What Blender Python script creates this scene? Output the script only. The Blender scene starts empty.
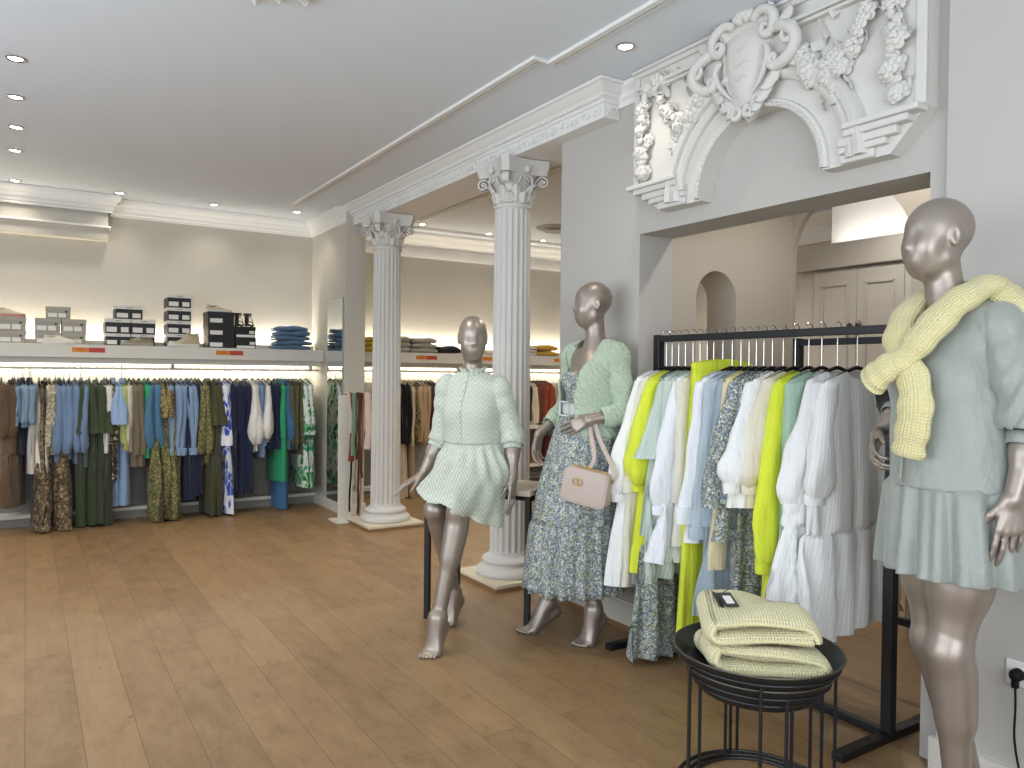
import bpy, bmesh, math, random
import numpy as np
from math import sin, cos, pi, radians, sqrt, atan2, exp
from mathutils import Vector, Matrix, Euler

SC = bpy.context.scene
COL = SC.collection
V = Vector
WM = {}          # world matrix of every empty, kept by hand (no depsgraph needed)

# ------------------------------------------------------------------ tagging
def tag(o, label=None, cat=None, group=None, kind=None):
    if label: o['label'] = label
    if cat: o['category'] = cat
    if group: o['group'] = group
    if kind: o['kind'] = kind
    return o

def thing(name, label, cat, loc=(0, 0, 0), rz=0.0, group=None, kind=None):
    o = bpy.data.objects.new(name, None)
    o.empty_display_size = 0.05
    COL.objects.link(o)
    o.location = loc
    o.rotation_euler = (0, 0, radians(rz))
    WM[o.name] = Matrix.Translation(V(loc)) @ Matrix.Rotation(radians(rz), 4, 'Z')
    return tag(o, label, cat, group, kind)

def copy_tree(o, parent=None, loc=None, rz=None):
    c = o.copy()
    COL.objects.link(c)
    c.parent = parent
    if loc is not None: c.location = loc
    if rz is not None: c.rotation_euler = (0, 0, radians(rz))
    for ch in KIDS.get(o.name, []):
        copy_tree(ch, c)
    return c
KIDS = {}

# ------------------------------------------------------------------ mesh builder
class MB:
    def __init__(s):
        s.v = []; s.f = []; s.uv = []
    def add(s, verts, faces, uvs=None):
        b = len(s.v)
        s.v.extend([tuple(p) for p in verts])
        for i, f in enumerate(faces):
            s.f.append(tuple(b + k for k in f))
            s.uv.append(uvs[i] if uvs else None)
        return s
    def box(s, c, d, rz=0.0, M=None):
        x, y, z = d[0] / 2, d[1] / 2, d[2] / 2
        R = Matrix.Rotation(radians(rz), 3, 'Z') if M is None else M
        vs = [V(c) + R @ V((sx * x, sy * y, sz * z)) for sx in (-1, 1) for sy in (-1, 1) for sz in (-1, 1)]
        return s.add(vs, [(0, 1, 3, 2), (4, 6, 7, 5), (0, 4, 5, 1), (2, 3, 7, 6), (0, 2, 6, 4), (1, 5, 7, 3)])
    def bx(s, x0, x1, y0, y1, z0, z1):
        return s.box(((x0 + x1) / 2, (y0 + y1) / 2, (z0 + z1) / 2), (x1 - x0, y1 - y0, z1 - z0))
    def loft(s, rings, closed=True, cap0=False, cap1=False, wrap=False):
        n = len(rings[0]); m = len(rings)
        vs = [V(p) for r in rings for p in r]
        fs = []; uv = []
        # lengths for uv
        us = [0.0]
        for j in range(n):
            us.append(us[-1] + (vs[(m // 2) * n + (j + 1) % n] - vs[(m // 2) * n + j]).length)
        w = [0.0]
        for i in range(1, m):
            a = sum(((vs[i * n + j] - vs[(i - 1) * n + j]).length for j in range(0, n, max(1, n // 4)))) / len(range(0, n, max(1, n // 4)))
            w.append(w[-1] + a)
        mm = m if wrap else m - 1
        if wrap: w.append(w[-1] + 0.01)
        for i in range(mm):
            i2 = (i + 1) % m
            for j in range(n if closed else n - 1):
                k = (j + 1) % n
                fs.append((i * n + j, i * n + k, i2 * n + k, i2 * n + j))
                uv.append(((us[j], w[i]), (us[j + 1], w[i]), (us[j + 1], w[i + 1]), (us[j], w[i + 1])))
        if cap0: fs.append(tuple(range(n - 1, -1, -1))); uv.append(tuple((0, 0) for _ in range(n)))
        if cap1: fs.append(tuple((m - 1) * n + j for j in range(n))); uv.append(tuple((0, 0) for _ in range(n)))
        return s.add(vs, fs, uv)
    def tube(s, path, r, n=8, cap=True, closed=False, flat=None, up=None):
        P = [V(p) for p in path]
        m = len(P)
        rad = r if isinstance(r, (list, tuple)) else [r] * m
        T = []
        for i in range(m):
            a = P[(i - 1) % m] if closed else P[max(0, i - 1)]
            b = P[(i + 1) % m] if closed else P[min(m - 1, i + 1)]
            t = (b - a)
            T.append(t.normalized() if t.length > 1e-9 else V((0, 0, 1)))
        ref = V(up) if up else (V((0, 0, 1)) if abs(T[0].z) < 0.9 else V((1, 0, 0)))
        N = (ref - T[0] * ref.dot(T[0])).normalized()
        rings = []
        for i in range(m):
            N = N - T[i] * N.dot(T[i])
            N = N.normalized() if N.length > 1e-9 else V((1, 0, 0))
            B = T[i].cross(N)
            fl = 1.0 if flat is None else flat
            rings.append([P[i] + N * (rad[i] * fl * cos(2 * pi * j / n)) + B * (rad[i] * sin(2 * pi * j / n)) for j in range(n)])
        return s.loft(rings, True, cap and not closed, cap and not closed, wrap=closed)
    def lathe(s, prof, n=24, c=(0, 0, 0), cap=True):
        rings = [[V(c) + V((r * cos(2 * pi * j / n), r * sin(2 * pi * j / n), z)) for j in range(n)] for r, z in prof]
        return s.loft(rings, True, cap, cap)
    def prism(s, poly, d0, d1, f):
        """poly 2-D outline; f(a,b,d) -> 3-D point; d0/d1 the two faces"""
        n = len(poly)
        vs = [f(a, b, d0) for a, b in poly] + [f(a, b, d1) for a, b in poly]
        fs = [tuple(range(n - 1, -1, -1)), tuple(range(n, 2 * n))]
        for i in range(n):
            k = (i + 1) % n
            fs.append((i, k, n + k, n + i))
        return s.add(vs, fs)
    def ell(s, c, r, n=12, m=8, M=None):
        rings = []
        for i in range(m + 1):
            ph = pi * i / m
            ring = []
            for j in range(n):
                p = V((r[0] * sin(ph) * cos(2 * pi * j / n), r[1] * sin(ph) * sin(2 * pi * j / n), -r[2] * cos(ph)))
                if M is not None: p = M @ p
                ring.append(V(c) + p)
            rings.append(ring)
        return s.loft(rings, True, False, False)
    def build(s, name, mat, parent=None, world=False, smooth=True, angle=40, bevel=0, bseg=2, sub=0, solid=0, label=None, M=None, wn=False):
        me = bpy.data.meshes.new(name)
        vs = [V(p) for p in s.v]
        if M is not None: vs = [M @ p for p in vs]
        if world and parent is not None:
            inv = wmat(parent).inverted()
            vs = [inv @ p for p in vs]
        me.from_pydata([tuple(p) for p in vs], [], s.f)
        if any(u for u in s.uv):
            lay = me.uv_layers.new(name='UVMap')
            flat = []
            for f, u in zip(s.f, s.uv):
                for k in range(len(f)):
                    flat.extend(u[k] if u else (0.0, 0.0))
            lay.data.foreach_set('uv', flat)
        bm = bmesh.new(); bm.from_mesh(me)
        bmesh.ops.remove_doubles(bm, verts=bm.verts, dist=1e-6)
        bmesh.ops.recalc_face_normals(bm, faces=bm.faces)
        bm.to_mesh(me); bm.free()
        return finish(me, name, mat, parent, smooth, angle, bevel, bseg, sub, solid, label)

def wmat(o):
    if o.name in WM: return WM[o.name]
    if o.parent: return wmat(o.parent)
    return Matrix.Identity(4)

def finish(me, name, mat, parent=None, smooth=True, angle=40, bevel=0, bseg=2, sub=0, solid=0, label=None):
    if smooth:
        me.polygons.foreach_set('use_smooth', [True] * len(me.polygons))
        if angle and angle < 180: me.set_sharp_from_angle(angle=radians(angle))
    me.materials.append(mat)
    o = bpy.data.objects.new(name, me)
    COL.objects.link(o)
    if parent is not None:
        o.parent = parent
        KIDS.setdefault(parent.name, []).append(o)
    if bevel:
        b = o.modifiers.new('edge', 'BEVEL'); b.width = bevel; b.segments = bseg; b.limit_method = 'ANGLE'; b.angle_limit = radians(50)
    if solid:
        b = o.modifiers.new('cloth', 'SOLIDIFY'); b.thickness = solid; b.offset = 0
    if sub:
        b = o.modifiers.new('sub', 'SUBSURF'); b.levels = sub; b.render_levels = sub
    if label: o['label'] = label
    return o

def structure(o):
    o['kind'] = 'structure'
    return o

def lerp(a, b, t): return a + (b - a) * t
def catmull(P, k=6, closed=False):
    P = [V(p) for p in P]; n = len(P); out = []
    rng = range(n if closed else n - 1)
    for i in rng:
        if closed: a, b, c, d = P[(i - 1) % n], P[i], P[(i + 1) % n], P[(i + 2) % n]
        else: a, b, c, d = P[max(0, i - 1)], P[i], P[i + 1], P[min(n - 1, i + 2)]
        for j in range(k):
            t = j / k
            out.append(0.5 * ((2 * b) + (-a + c) * t + (2 * a - 5 * b + 4 * c - d) * t * t + (-a + 3 * b - 3 * c + d) * t ** 3))
    if not closed: out.append(P[-1])
    return out
def interp(tab, s):
    for i in range(len(tab) - 1):
        if s <= tab[i + 1][0]:
            a, b = tab[i], tab[i + 1]
            t = (s - a[0]) / max(1e-9, b[0] - a[0])
            t = t * t * (3 - 2 * t)
            return a[1] + (b[1] - a[1]) * t
    return tab[-1][1]

# ------------------------------------------------------------------ materials
def lin(c):
    c = c.lstrip('#')
    v = [int(c[i:i + 2], 16) / 255 for i in (0, 2, 4)]
    return tuple(x / 12.92 if x <= 0.04045 else ((x + 0.055) / 1.055) ** 2.4 for x in v) + (1.0,)

class NT:
    def __init__(s, name):
        s.m = bpy.data.materials.new(name); s.m.use_nodes = True
        s.t = s.m.node_tree; s.b = s.t.nodes['Principled BSDF']
    def n(s, typ, **kw):
        o = s.t.nodes.new(typ)
        for k, v in kw.items():
            if k.startswith('i_'):
                o.inputs[k[2:].replace('_', ' ')].default_value = v
            else: setattr(o, k, v)
        return o
    def l(s, a, b): s.t.links.new(a, b)
    def coord(s, which='Object', scale=(1, 1, 1), rot=(0, 0, 0)):
        tc = s.n('ShaderNodeTexCoord'); mp = s.n('ShaderNodeMapping')
        mp.inputs['Scale'].default_value = scale; mp.inputs['Rotation'].default_value = rot
        s.l(tc.outputs[which], mp.inputs['Vector'])
        return mp.outputs['Vector']
    def ramp(s, fac, stops, interp='LINEAR'):
        r = s.n('ShaderNodeValToRGB'); r.color_ramp.interpolation = interp
        e = r.color_ramp.elements
        while len(e) < len(stops): e.new(0.5)
        for k, (p, c) in enumerate(stops):
            e[k].position = p; e[k].color = lin(c) if isinstance(c, str) else c
        s.l(fac, r.inputs['Fac'])
        return r.outputs['Color']
    def mix(s, fac, a, b, mode='MIX'):
        m = s.n('ShaderNodeMix', data_type='RGBA', blend_type=mode)
        for sock, val in ((m.inputs[0], fac), (m.inputs[6], a), (m.inputs[7], b)):
            if isinstance(val, (int, float)): sock.default_value = val
            elif isinstance(val, str): sock.default_value = lin(val)
            elif isinstance(val, tuple): sock.default_value = val
            else: s.l(val, sock)
        return m.outputs[2]
    def math(s, op, a, b=0.0, c=0.0):
        m = s.n('ShaderNodeMath', operation=op)
        for i, val in enumerate((a, b, c)):
            if isinstance(val, (int, float)): m.inputs[i].default_value = val
            else: s.l(val, m.inputs[i])
        return m.outputs[0]
    def noise(s, vec, scale, detail=2, rough=0.5, out='Fac'):
        o = s.n('ShaderNodeTexNoise'); o.inputs['Scale'].default_value = scale
        o.inputs['Detail'].default_value = detail; o.inputs['Roughness'].default_value = rough
        if vec is not None: s.l(vec, o.inputs['Vector'])
        return o.outputs[out]
    def voro(s, vec, scale, feature='F1', out='Distance', rnd=1.0):
        o = s.n('ShaderNodeTexVoronoi', feature=feature); o.inputs['Scale'].default_value = scale
        o.inputs['Randomness'].default_value = rnd
        s.l(vec, o.inputs['Vector'])
        return o.outputs[out]
    def wave(s, vec, scale, dist=0, dscale=1, detail=0, dirn='X', typ='BANDS', prof='SIN'):
        o = s.n('ShaderNodeTexWave', wave_type=typ, wave_profile=prof)
        if typ == 'BANDS': o.bands_direction = dirn
        o.inputs['Scale'].default_value = scale; o.inputs['Distortion'].default_value = dist
        o.inputs['Detail'].default_value = detail; o.inputs['Detail Scale'].default_value = dscale
        s.l(vec, o.inputs['Vector'])
        return o.outputs['Fac']
    def bump(s, h, strength=0.3, dist=0.01):
        b = s.n('ShaderNodeBump'); b.inputs['Strength'].default_value = strength; b.inputs['Distance'].default_value = dist
        s.l(h, b.inputs['Height'])
        prev = getattr(s, '_nrm', None)
        if prev is not None: s.l(prev, b.inputs['Normal'])
        s._nrm = b.outputs['Normal']
        s.l(s._nrm, s.b.inputs['Normal'])
        return s
    def base(s, c):
        if isinstance(c, str): s.b.inputs['Base Color'].default_value = lin(c)
        elif isinstance(c, tuple): s.b.inputs['Base Color'].default_value = c
        else: s.l(c, s.b.inputs['Base Color'])
        return s
    def set(s, rough=None, metal=None, spec=None, sheen=None, emit=None, estr=None, trans=None, coat=None):
        I = s.b.inputs
        if rough is not None: I['Roughness'].default_value = rough
        if metal is not None: I['Metallic'].default_value = metal
        if spec is not None: I['Specular IOR Level'].default_value = spec
        if sheen is not None: I['Sheen Weight'].default_value = sheen
        if emit is not None: I['Emission Color'].default_value = lin(emit); I['Emission Strength'].default_value = estr
        if coat is not None: I['Coat Weight'].default_value = coat
        return s

MATS = {}
def plain(key, c, rough=0.6, metal=0.0, spec=0.5, nscale=0, nstr=0.1):
    if key in MATS: return MATS[key]
    t = NT(key).base(c).set(rough, metal, spec)
    if nscale:
        t.bump(t.noise(t.coord(), nscale, 3), nstr, 0.004)
    MATS[key] = t.m
    return t.m

def wallmat(key, c, c2, rough=0.85):
    t = NT(key)
    co = t.coord()
    n = t.noise(co, 1.3, 4, 0.6)
    t.base(t.mix(t.math('MULTIPLY', n, 0.5), c, c2)).set(rough, spec=0.25)
    t.bump(t.noise(co, 60, 3), 0.06, 0.003)
    MATS[key] = t.m
    return t.m

def cloth(key, c, c2=None, rough=0.85, weave=900, fold=0.35, sheen=0.15, fdist=0.035):
    if key in MATS: return MATS[key]
    t = NT(key)
    co = t.coord()
    if c2 is None: t.base(c)
    else: t.base(t.mix(t.noise(co, 45, 3), c, c2))
    t.set(rough, spec=0.2, sheen=sheen)
    t.bump(t.noise(t.coord(scale=(22, 22, 3.5)), 1.0, 3, 0.6), fold, fdist)
    t.bump(t.noise(co, weave, 1), 0.12, 0.001)
    MATS[key] = t.m
    return t.m

def striped(key, c, c2, freq, axis='X', rough=0.8):
    if key in MATS: return MATS[key]
    t = NT(key)
    w = t.wave(t.coord('UV'), freq * 0.314, 0.6, 2, 1, axis)
    t.base(t.mix(w, c, c2)).set(rough, spec=0.2, sheen=0.15)
    t.bump(w, 0.25, 0.002)
    t.bump(t.noise(t.coord(scale=(22, 22, 3.5)), 1.0, 3), 0.35, 0.02)
    MATS[key] = t.m
    return t.m

def printed(key, base, cols, scale=38, stretch=(1, 1, 1), warp=0.5, rough=0.8):
    """blotchy all-over print: warped voronoi cells coloured from a short list"""
    if key in MATS: return MATS[key]
    t = NT(key)
    co = t.coord(scale=stretch)
    nz = t.noise(co, scale * 0.7, 2, 0.6, 'Color')
    vm = t.n('ShaderNodeVectorMath', operation='MULTIPLY_ADD')
    t.l(nz, vm.inputs[0]); vm.inputs[1].default_value = (warp * 2 / scale,) * 3; t.l(co, vm.inputs[2])
    cell = t.voro(vm.outputs[0], scale, 'F1', 'Color')
    sep = t.n('ShaderNodeSeparateColor'); t.l(cell, sep.inputs[0])
    k = len(cols)
    col = t.ramp(sep.outputs[0], [(i / k, c) for i, c in enumerate(cols)], 'CONSTANT')
    d = t.voro(vm.outputs[0], scale, 'DISTANCE_TO_EDGE', 'Distance')
    edge = t.ramp(d, [(0.0, (1, 1, 1, 1)), (0.12, (0, 0, 0, 1))])
    t.base(t.mix(edge, col, base)).set(rough, spec=0.2, sheen=0.1)
    t.bump(t.noise(t.coord(scale=(22, 22, 3.5)), 1.0, 3), 0.35, 0.02)
    MATS[key] = t.m
    return t.m

def knit(key, c, c2, su=70.0, sv=55.0, strength=0.9):
    """ribbed chunky knit on the UV map (u across the ribs, in metres)"""
    if key in MATS: return MATS[key]
    t = NT(key)
    uv = t.coord('UV')
    a = t.wave(uv, su * 0.314, 0.8, 6, 1, 'X')
    b = t.wave(uv, sv * 0.314, 0.8, 6, 1, 'Y')
    h = t.math('MULTIPLY', t.math('POWER', a, 0.7), t.math('ADD', t.math('MULTIPLY', b, 0.75), 0.25))
    fz = t.noise(uv, 160, 3)
    t.base(t.mix(t.math('ADD', t.math('MULTIPLY', h, 0.6), t.math('MULTIPLY', fz, 0.5)), c2, c)).set(0.95, spec=0.1, sheen=0.3)
    t.bump(h, strength, 0.008)
    t.bump(fz, 0.25, 0.002)
    MATS[key] = t.m
    return t.m

# ------------------------------------------------------------------ soft-blended bodies
def A(v): return np.array([float(x) for x in v])
def unit(v):
    v = A(v); return v / max(1e-9, np.linalg.norm(v))

class SDF:
    """prims blended one after another with a polynomial smooth minimum, evaluated only near each prim"""
    def __init__(s): s.p = []
    def rc(s, a, b, ra, rb, k=0.02, sub=False): s.p.append(('rc', A(a), A(b), ra, rb, k, sub, None)); return s
    def el(s, c, r, k=0.02, R=None, sub=False): s.p.append(('el', A(c), A(r), 0, 0, k, sub, np.eye(3) if R is None else np.array(R))); return s
    def mesh(s, h=0.004, smooth=2, clip=None):
        lo = np.full(3, 1e9); hi = -lo
        for t, a, b, ra, rb, k, sub, R in s.p:
            if sub: continue
            if t == 'rc':
                m = max(ra, rb); lo = np.minimum(lo, np.minimum(a, b) - m); hi = np.maximum(hi, np.maximum(a, b) + m)
            else:
                m = max(b); lo = np.minimum(lo, a - m); hi = np.maximum(hi, a + m)
        lo -= 0.03; hi += 0.03
        n = np.ceil((hi - lo) / h).astype(int) + 1
        F = np.full(tuple(n), 0.5, np.float32)
        ax = [lo[i] + h * np.arange(n[i]) for i in range(3)]
        for t, a, b, ra, rb, k, sub, R in s.p:
            if t == 'rc':
                m = max(ra, rb) + k + 3 * h; l2 = np.minimum(a, b) - m; h2 = np.maximum(a, b) + m
            else:
                m = max(b) + k + 3 * h; l2 = a - m; h2 = a + m
            i0 = np.clip(np.floor((l2 - lo) / h).astype(int), 0, n - 1); i1 = np.clip(np.ceil((h2 - lo) / h).astype(int) + 1, 1, n)
            if np.any(i1 <= i0): continue
            x = ax[0][i0[0]:i1[0]][:, None, None]; y = ax[1][i0[1]:i1[1]][None, :, None]; z = ax[2][i0[2]:i1[2]][None, None, :]
            if t == 'rc':
                d = b - a; L2 = max(1e-12, float(d @ d))
                px, py, pz = x - a[0], y - a[1], z - a[2]
                u = np.clip((px * d[0] + py * d[1] + pz * d[2]) / L2, 0, 1)
                D = np.sqrt((px - u * d[0]) ** 2 + (py - u * d[1]) ** 2 + (pz - u * d[2]) ** 2) - (ra + (rb - ra) * u)
            else:
                px, py, pz = x - a[0], y - a[1], z - a[2]
                q = [R[0, i] * px + R[1, i] * py + R[2, i] * pz for i in range(3)]
                k0 = np.sqrt((q[0] / b[0]) ** 2 + (q[1] / b[1]) ** 2 + (q[2] / b[2]) ** 2)
                k1 = np.sqrt((q[0] / b[0] ** 2) ** 2 + (q[1] / b[1] ** 2) ** 2 + (q[2] / b[2] ** 2) ** 2)
                D = k0 * (k0 - 1.0) / np.maximum(k1, 1e-6)
                D = np.where(k0 < 1e-3, -min(b), D)
            sl = (slice(i0[0], i1[0]), slice(i0[1], i1[1]), slice(i0[2], i1[2]))
            G = F[sl]
            if sub:
                D = -D
                hh = np.maximum(k - np.abs(G - D), 0) / k
                F[sl] = np.maximum(G, D) + hh * hh * k * 0.25
            else:
                hh = np.maximum(k - np.abs(G - D), 0) / k
                F[sl] = np.minimum(G, D) - hh * hh * k * 0.25
        return nets(F, lo, h, smooth)

def nets(F, lo, h, smooth=2):
    S = F < 0
    nx, ny, nz = F.shape
    acc = np.zeros((nx - 1, ny - 1, nz - 1, 3), np.float32); cnt = np.zeros((nx - 1, ny - 1, nz - 1), np.int16)
    corners = [(i, j, k) for i in (0, 1) for j in (0, 1) for k in (0, 1)]
    cs = np.zeros((nx - 1, ny - 1, nz - 1), np.int8)
    for i, j, k in corners: cs += S[i:nx - 1 + i, j:ny - 1 + j, k:nz - 1 + k]
    act = np.argwhere((cs > 0) & (cs < 8))
    idx = -np.ones((nx - 1, ny - 1, nz - 1), np.int64)
    idx[act[:, 0], act[:, 1], act[:, 2]] = np.arange(len(act))
    vals = np.stack([F[act[:, 0] + i, act[:, 1] + j, act[:, 2] + k] for i, j, k in corners], 1)
    pos = np.zeros((len(act), 3)); num = np.zeros(len(act))
    for a in range(8):
        for b in range(a + 1, 8):
            da = np.array(corners[b]) - np.array(corners[a])
            if np.abs(da).sum() != 1: continue
            va, vb = vals[:, a], vals[:, b]
            m = (va < 0) != (vb < 0)
            t = np.where(m, va / np.where(m, va - vb, 1), 0)
            pos += np.where(m[:, None], np.array(corners[a])[None] + t[:, None] * da[None], 0); num += m
    pos = pos / num[:, None]
    verts = lo + h * (act + pos)
    quads = []
    for axis in range(3):
        o1, o2 = [(1, 2), (2, 0), (0, 1)][axis]
        sl0 = [slice(None)] * 3; sl1 = [slice(None)] * 3
        sl0[axis] = slice(0, -1); sl1[axis] = slice(1, None)
        s0, s1 = S[tuple(sl0)], S[tuple(sl1)]
        e = np.argwhere(s0 != s1)
        e = e[(e[:, o1] > 0) & (e[:, o2] > 0)]
        e = e[(e[:, o1] < F.shape[o1] - 1) & (e[:, o2] < F.shape[o2] - 1)]
        flip = s0[e[:, 0], e[:, 1], e[:, 2]]
        def ix(d1, d2):
            q = e.copy(); q[:, o1] -= d1; q[:, o2] -= d2
            return idx[q[:, 0], q[:, 1], q[:, 2]]
        q = np.stack([ix(1, 1), ix(0, 1), ix(0, 0), ix(1, 0)], 1)
        q[~flip] = q[~flip][:, ::-1]
        quads.append(q)
    Q = np.concatenate(quads)
    Q = Q[(Q >= 0).all(1)]
    for _ in range(smooth):
        verts = 0.5 * verts + 0.5 * relax(verts, Q)
    return verts, Q

def relax(v, Q):
    s = np.zeros_like(v); c = np.zeros(len(v))
    for a, b in ((0, 1), (1, 2), (2, 3), (3, 0)):
        for p, q in ((a, b), (b, a)):
            np.add.at(s, Q[:, p], v[Q[:, q]]); np.add.at(c, Q[:, p], 1)
    return s / np.maximum(c, 1)[:, None]

def normals(v, Q):
    n = np.cross(v[Q[:, 2]] - v[Q[:, 0]], v[Q[:, 3]] - v[Q[:, 1]])
    N = np.zeros_like(v)
    for k in range(4): np.add.at(N, Q[:, k], n)
    return N / np.maximum(np.linalg.norm(N, axis=1), 1e-12)[:, None]

def wob(p, f, seed=0):
    """smooth pseudo noise on points, about -1..1"""
    r = np.random.RandomState(seed); out = 0
    for i in range(5):
        d = r.normal(size=3); d /= np.linalg.norm(d)
        fr = f * (0.6 + 0.9 * r.rand())
        q = p @ d * fr + r.rand() * 6.28
        out = out + np.sin(q + 1.3 * np.sin(p @ r.normal(size=3) * f * 0.5 + r.rand() * 6))
    return out / 3.0

def np_build(name, v, Q, mat, parent, keep=None, solid=0, angle=180, label=None, uv=None):
    if keep is not None:
        Q = Q[keep]
        used = np.unique(Q); mp = -np.ones(len(v), np.int64); mp[used] = np.arange(len(used))
        v = v[used]; Q = mp[Q]
        if uv is not None: uv = uv[used]
    me = bpy.data.meshes.new(name)
    me.vertices.add(len(v)); me.vertices.foreach_set('co', v.astype(np.float32).ravel())
    me.loops.add(Q.size); me.loops.foreach_set('vertex_index', Q.astype(np.int32).ravel())
    me.polygons.add(len(Q)); me.polygons.foreach_set('loop_start', np.arange(0, Q.size, 4, dtype=np.int32))
    me.polygons.foreach_set('loop_total', np.full(len(Q), 4, np.int32))
    me.update(calc_edges=True); me.validate()
    if uv is not None:
        lay = me.uv_layers.new(name='UVMap'); lay.data.foreach_set('uv', uv[Q.ravel()].astype(np.float32).ravel())
    return finish(me, name, mat, parent, True, angle, solid=solid, label=label)

def cols(f, u, s=None):
    """matrix whose columns are side, front, up"""
    f = unit(f); u = unit(u); s_ = unit(np.cross(f, u)) * -1
    u = unit(np.cross(s_, f)) * 1
    if u @ unit(np.array([0, 0, 1.0])) < 0 and abs(f[2]) < 0.9: u = -u
    return np.stack([s_, f, u], 1)

def add_head(S, c, f, u=(0, 0, 1)):
    M = cols(f, u)
    P = lambda s, fr, up: A(c) + M @ A((s, fr, up))
    S.el(P(0, -0.012, 0.022), (0.074, 0.094, 0.088), 0.03, M)
    S.el(P(0, 0.032, -0.025), (0.057, 0.058, 0.09), 0.04, M)
    S.el(P(0, 0.052, -0.088), (0.03, 0.03, 0.027), 0.035, M)
    S.rc(P(0.04, 0.005, -0.068), P(0.018, 0.05, -0.095), 0.018, 0.015, 0.03)
    S.rc(P(-0.04, 0.005, -0.068), P(-0.018, 0.05, -0.095), 0.018, 0.015, 0.03)
    for sd in (-1, 1):
        S.el(P(sd * 0.031, 0.104, -0.004), (0.022, 0.013, 0.015), 0.035, M, sub=True)
        S.el(P(sd * 0.026, 0.060, -0.040), (0.026, 0.018, 0.03), 0.04, M)
        S.el(P(sd * 0.074, -0.006, -0.012), (0.008, 0.017, 0.031), 0.009, M @ rotx(0.2))
        S.el(P(sd * 0.083, 0.0, -0.010), (0.006, 0.009, 0.018), 0.006, M, sub=True)
    S.rc(P(0, 0.079, 0.008), P(0, 0.094, -0.034), 0.006, 0.008, 0.024)
    S.el(P(0, 0.070, -0.070), (0.020, 0.016, 0.014), 0.025, M)

def rotx(a): return np.array([[1, 0, 0], [0, cos(a), -sin(a)], [0, sin(a), cos(a)]])

def add_hand(S, W, d, n, thumb, curl=(0.25, 0.3, 0.35, 0.4), scale=1.0, tcurl=0.2, spread=0.06):
    """W wrist, d towards the fingertips, n out of the PALM, thumb = side the thumb is on"""
    d = unit(d); n = unit(A(n) - d * (A(n) @ d)); s = unit(np.cross(d, n))
    if s @ A(thumb) < 0: s = -s
    W = A(W)
    offs = (0.030, 0.0105, -0.0095, -0.0285); kd = (0.088, 0.092, 0.088, 0.080)
    lens = ((0.041, 0.026, 0.02), (0.046, 0.029, 0.021), (0.042, 0.027, 0.02), (0.033, 0.021, 0.018))
    for i in range(4):
        k = W + (d * kd[i] + s * offs[i]) * scale
        S.rc(W + (d * 0.008 + s * offs[i] * 0.55) * scale, k, 0.0125 * scale, 0.0098 * scale, 0.016)
    for i in range(4):
        p = W + (d * kd[i] + s * offs[i]) * scale
        sp = (offs[i] / 0.03) * spread
        ang = curl[i] * 0.7
        r = (0.0088, 0.009, 0.0086, 0.0076)[i] * scale
        base = unit(d + s * sp)
        for j in range(3):
            dv = base * cos(ang) + n * sin(ang)
            q = p + dv * lens[i][j] * scale
            S.rc(p, q, r, r * 0.88, 0.0035)
            p = q; r *= 0.88; ang += curl[i]
    p = W + (d * 0.022 + s * 0.022 + n * 0.006) * scale
    S.rc(W + (d * 0.012 + s * 0.012) * scale, p, 0.015 * scale, 0.0145 * scale, 0.014)
    dv = unit(d * 0.78 + s * 0.6 + n * 0.25)
    for j, (L, r) in enumerate(((0.042, 0.0125), (0.032, 0.0098), (0.025, 0.0085))):
        q = p + dv * L * scale
        S.rc(p, q, r * scale, r * 0.85 * scale, 0.006)
        p = q; dv = unit(dv + (d * 0.25 - s * tcurl + n * 0.1))

def add_foot(S, ank, f, heel_h, pitch_drop):
    """ank ankle joint, f ground direction of the toes; ball on the floor pitch_drop below the ankle"""
    f = unit(A((f[0], f[1], 0))); s = unit(np.cross(f, (0, 0, 1.0)))
    ank = A(ank)
    ball_z = ank[2] - pitch_drop + 0.017
    fwd = sqrt(max(0.003, 0.165 ** 2 - (ank[2] - ball_z) ** 2)) if pitch_drop < 0.16 else 0.05
    ball = np.array([ank[0], ank[1], 0]) + f * fwd; ball[2] = ball_z
    heel = ank - f * 0.035; heel[2] = ball_z - 0.017 + heel_h + 0.026
    S.rc(ank, heel, 0.036, 0.028, 0.03)
    S.el(ank + s * 0.03, (0.013, 0.013, 0.013), 0.02); S.el(ank - s * 0.03, (0.013, 0.013, 0.013), 0.02)
    for o, r in ((0.024, 0.0185), (-0.002, 0.018), (-0.026, 0.016)):
        S.rc(heel, ball + s * o, 0.026, r, 0.025)
        S.rc(ank + f * 0.012, ball + s * o, 0.030, r, 0.03)
    for i, (o, L, r) in enumerate(((0.030, 0.062, 0.0115), (0.012, 0.060, 0.0085), (-0.003, 0.054, 0.008), (-0.017, 0.046, 0.0078), (-0.030, 0.036, 0.0075))):
        a = ball + s * o; b = a + f * L * 0.6 + s * o * 0.08; c = b + f * L * 0.4
        a[2] = ball_z + 0.004; b[2] = ball_z - 0.004 + 0.004; c[2] = ball_z - 0.017 + r
        S.rc(a, b, 0.0125, r, 0.012); S.rc(b, c, r, r * 0.95, 0.004)

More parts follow.
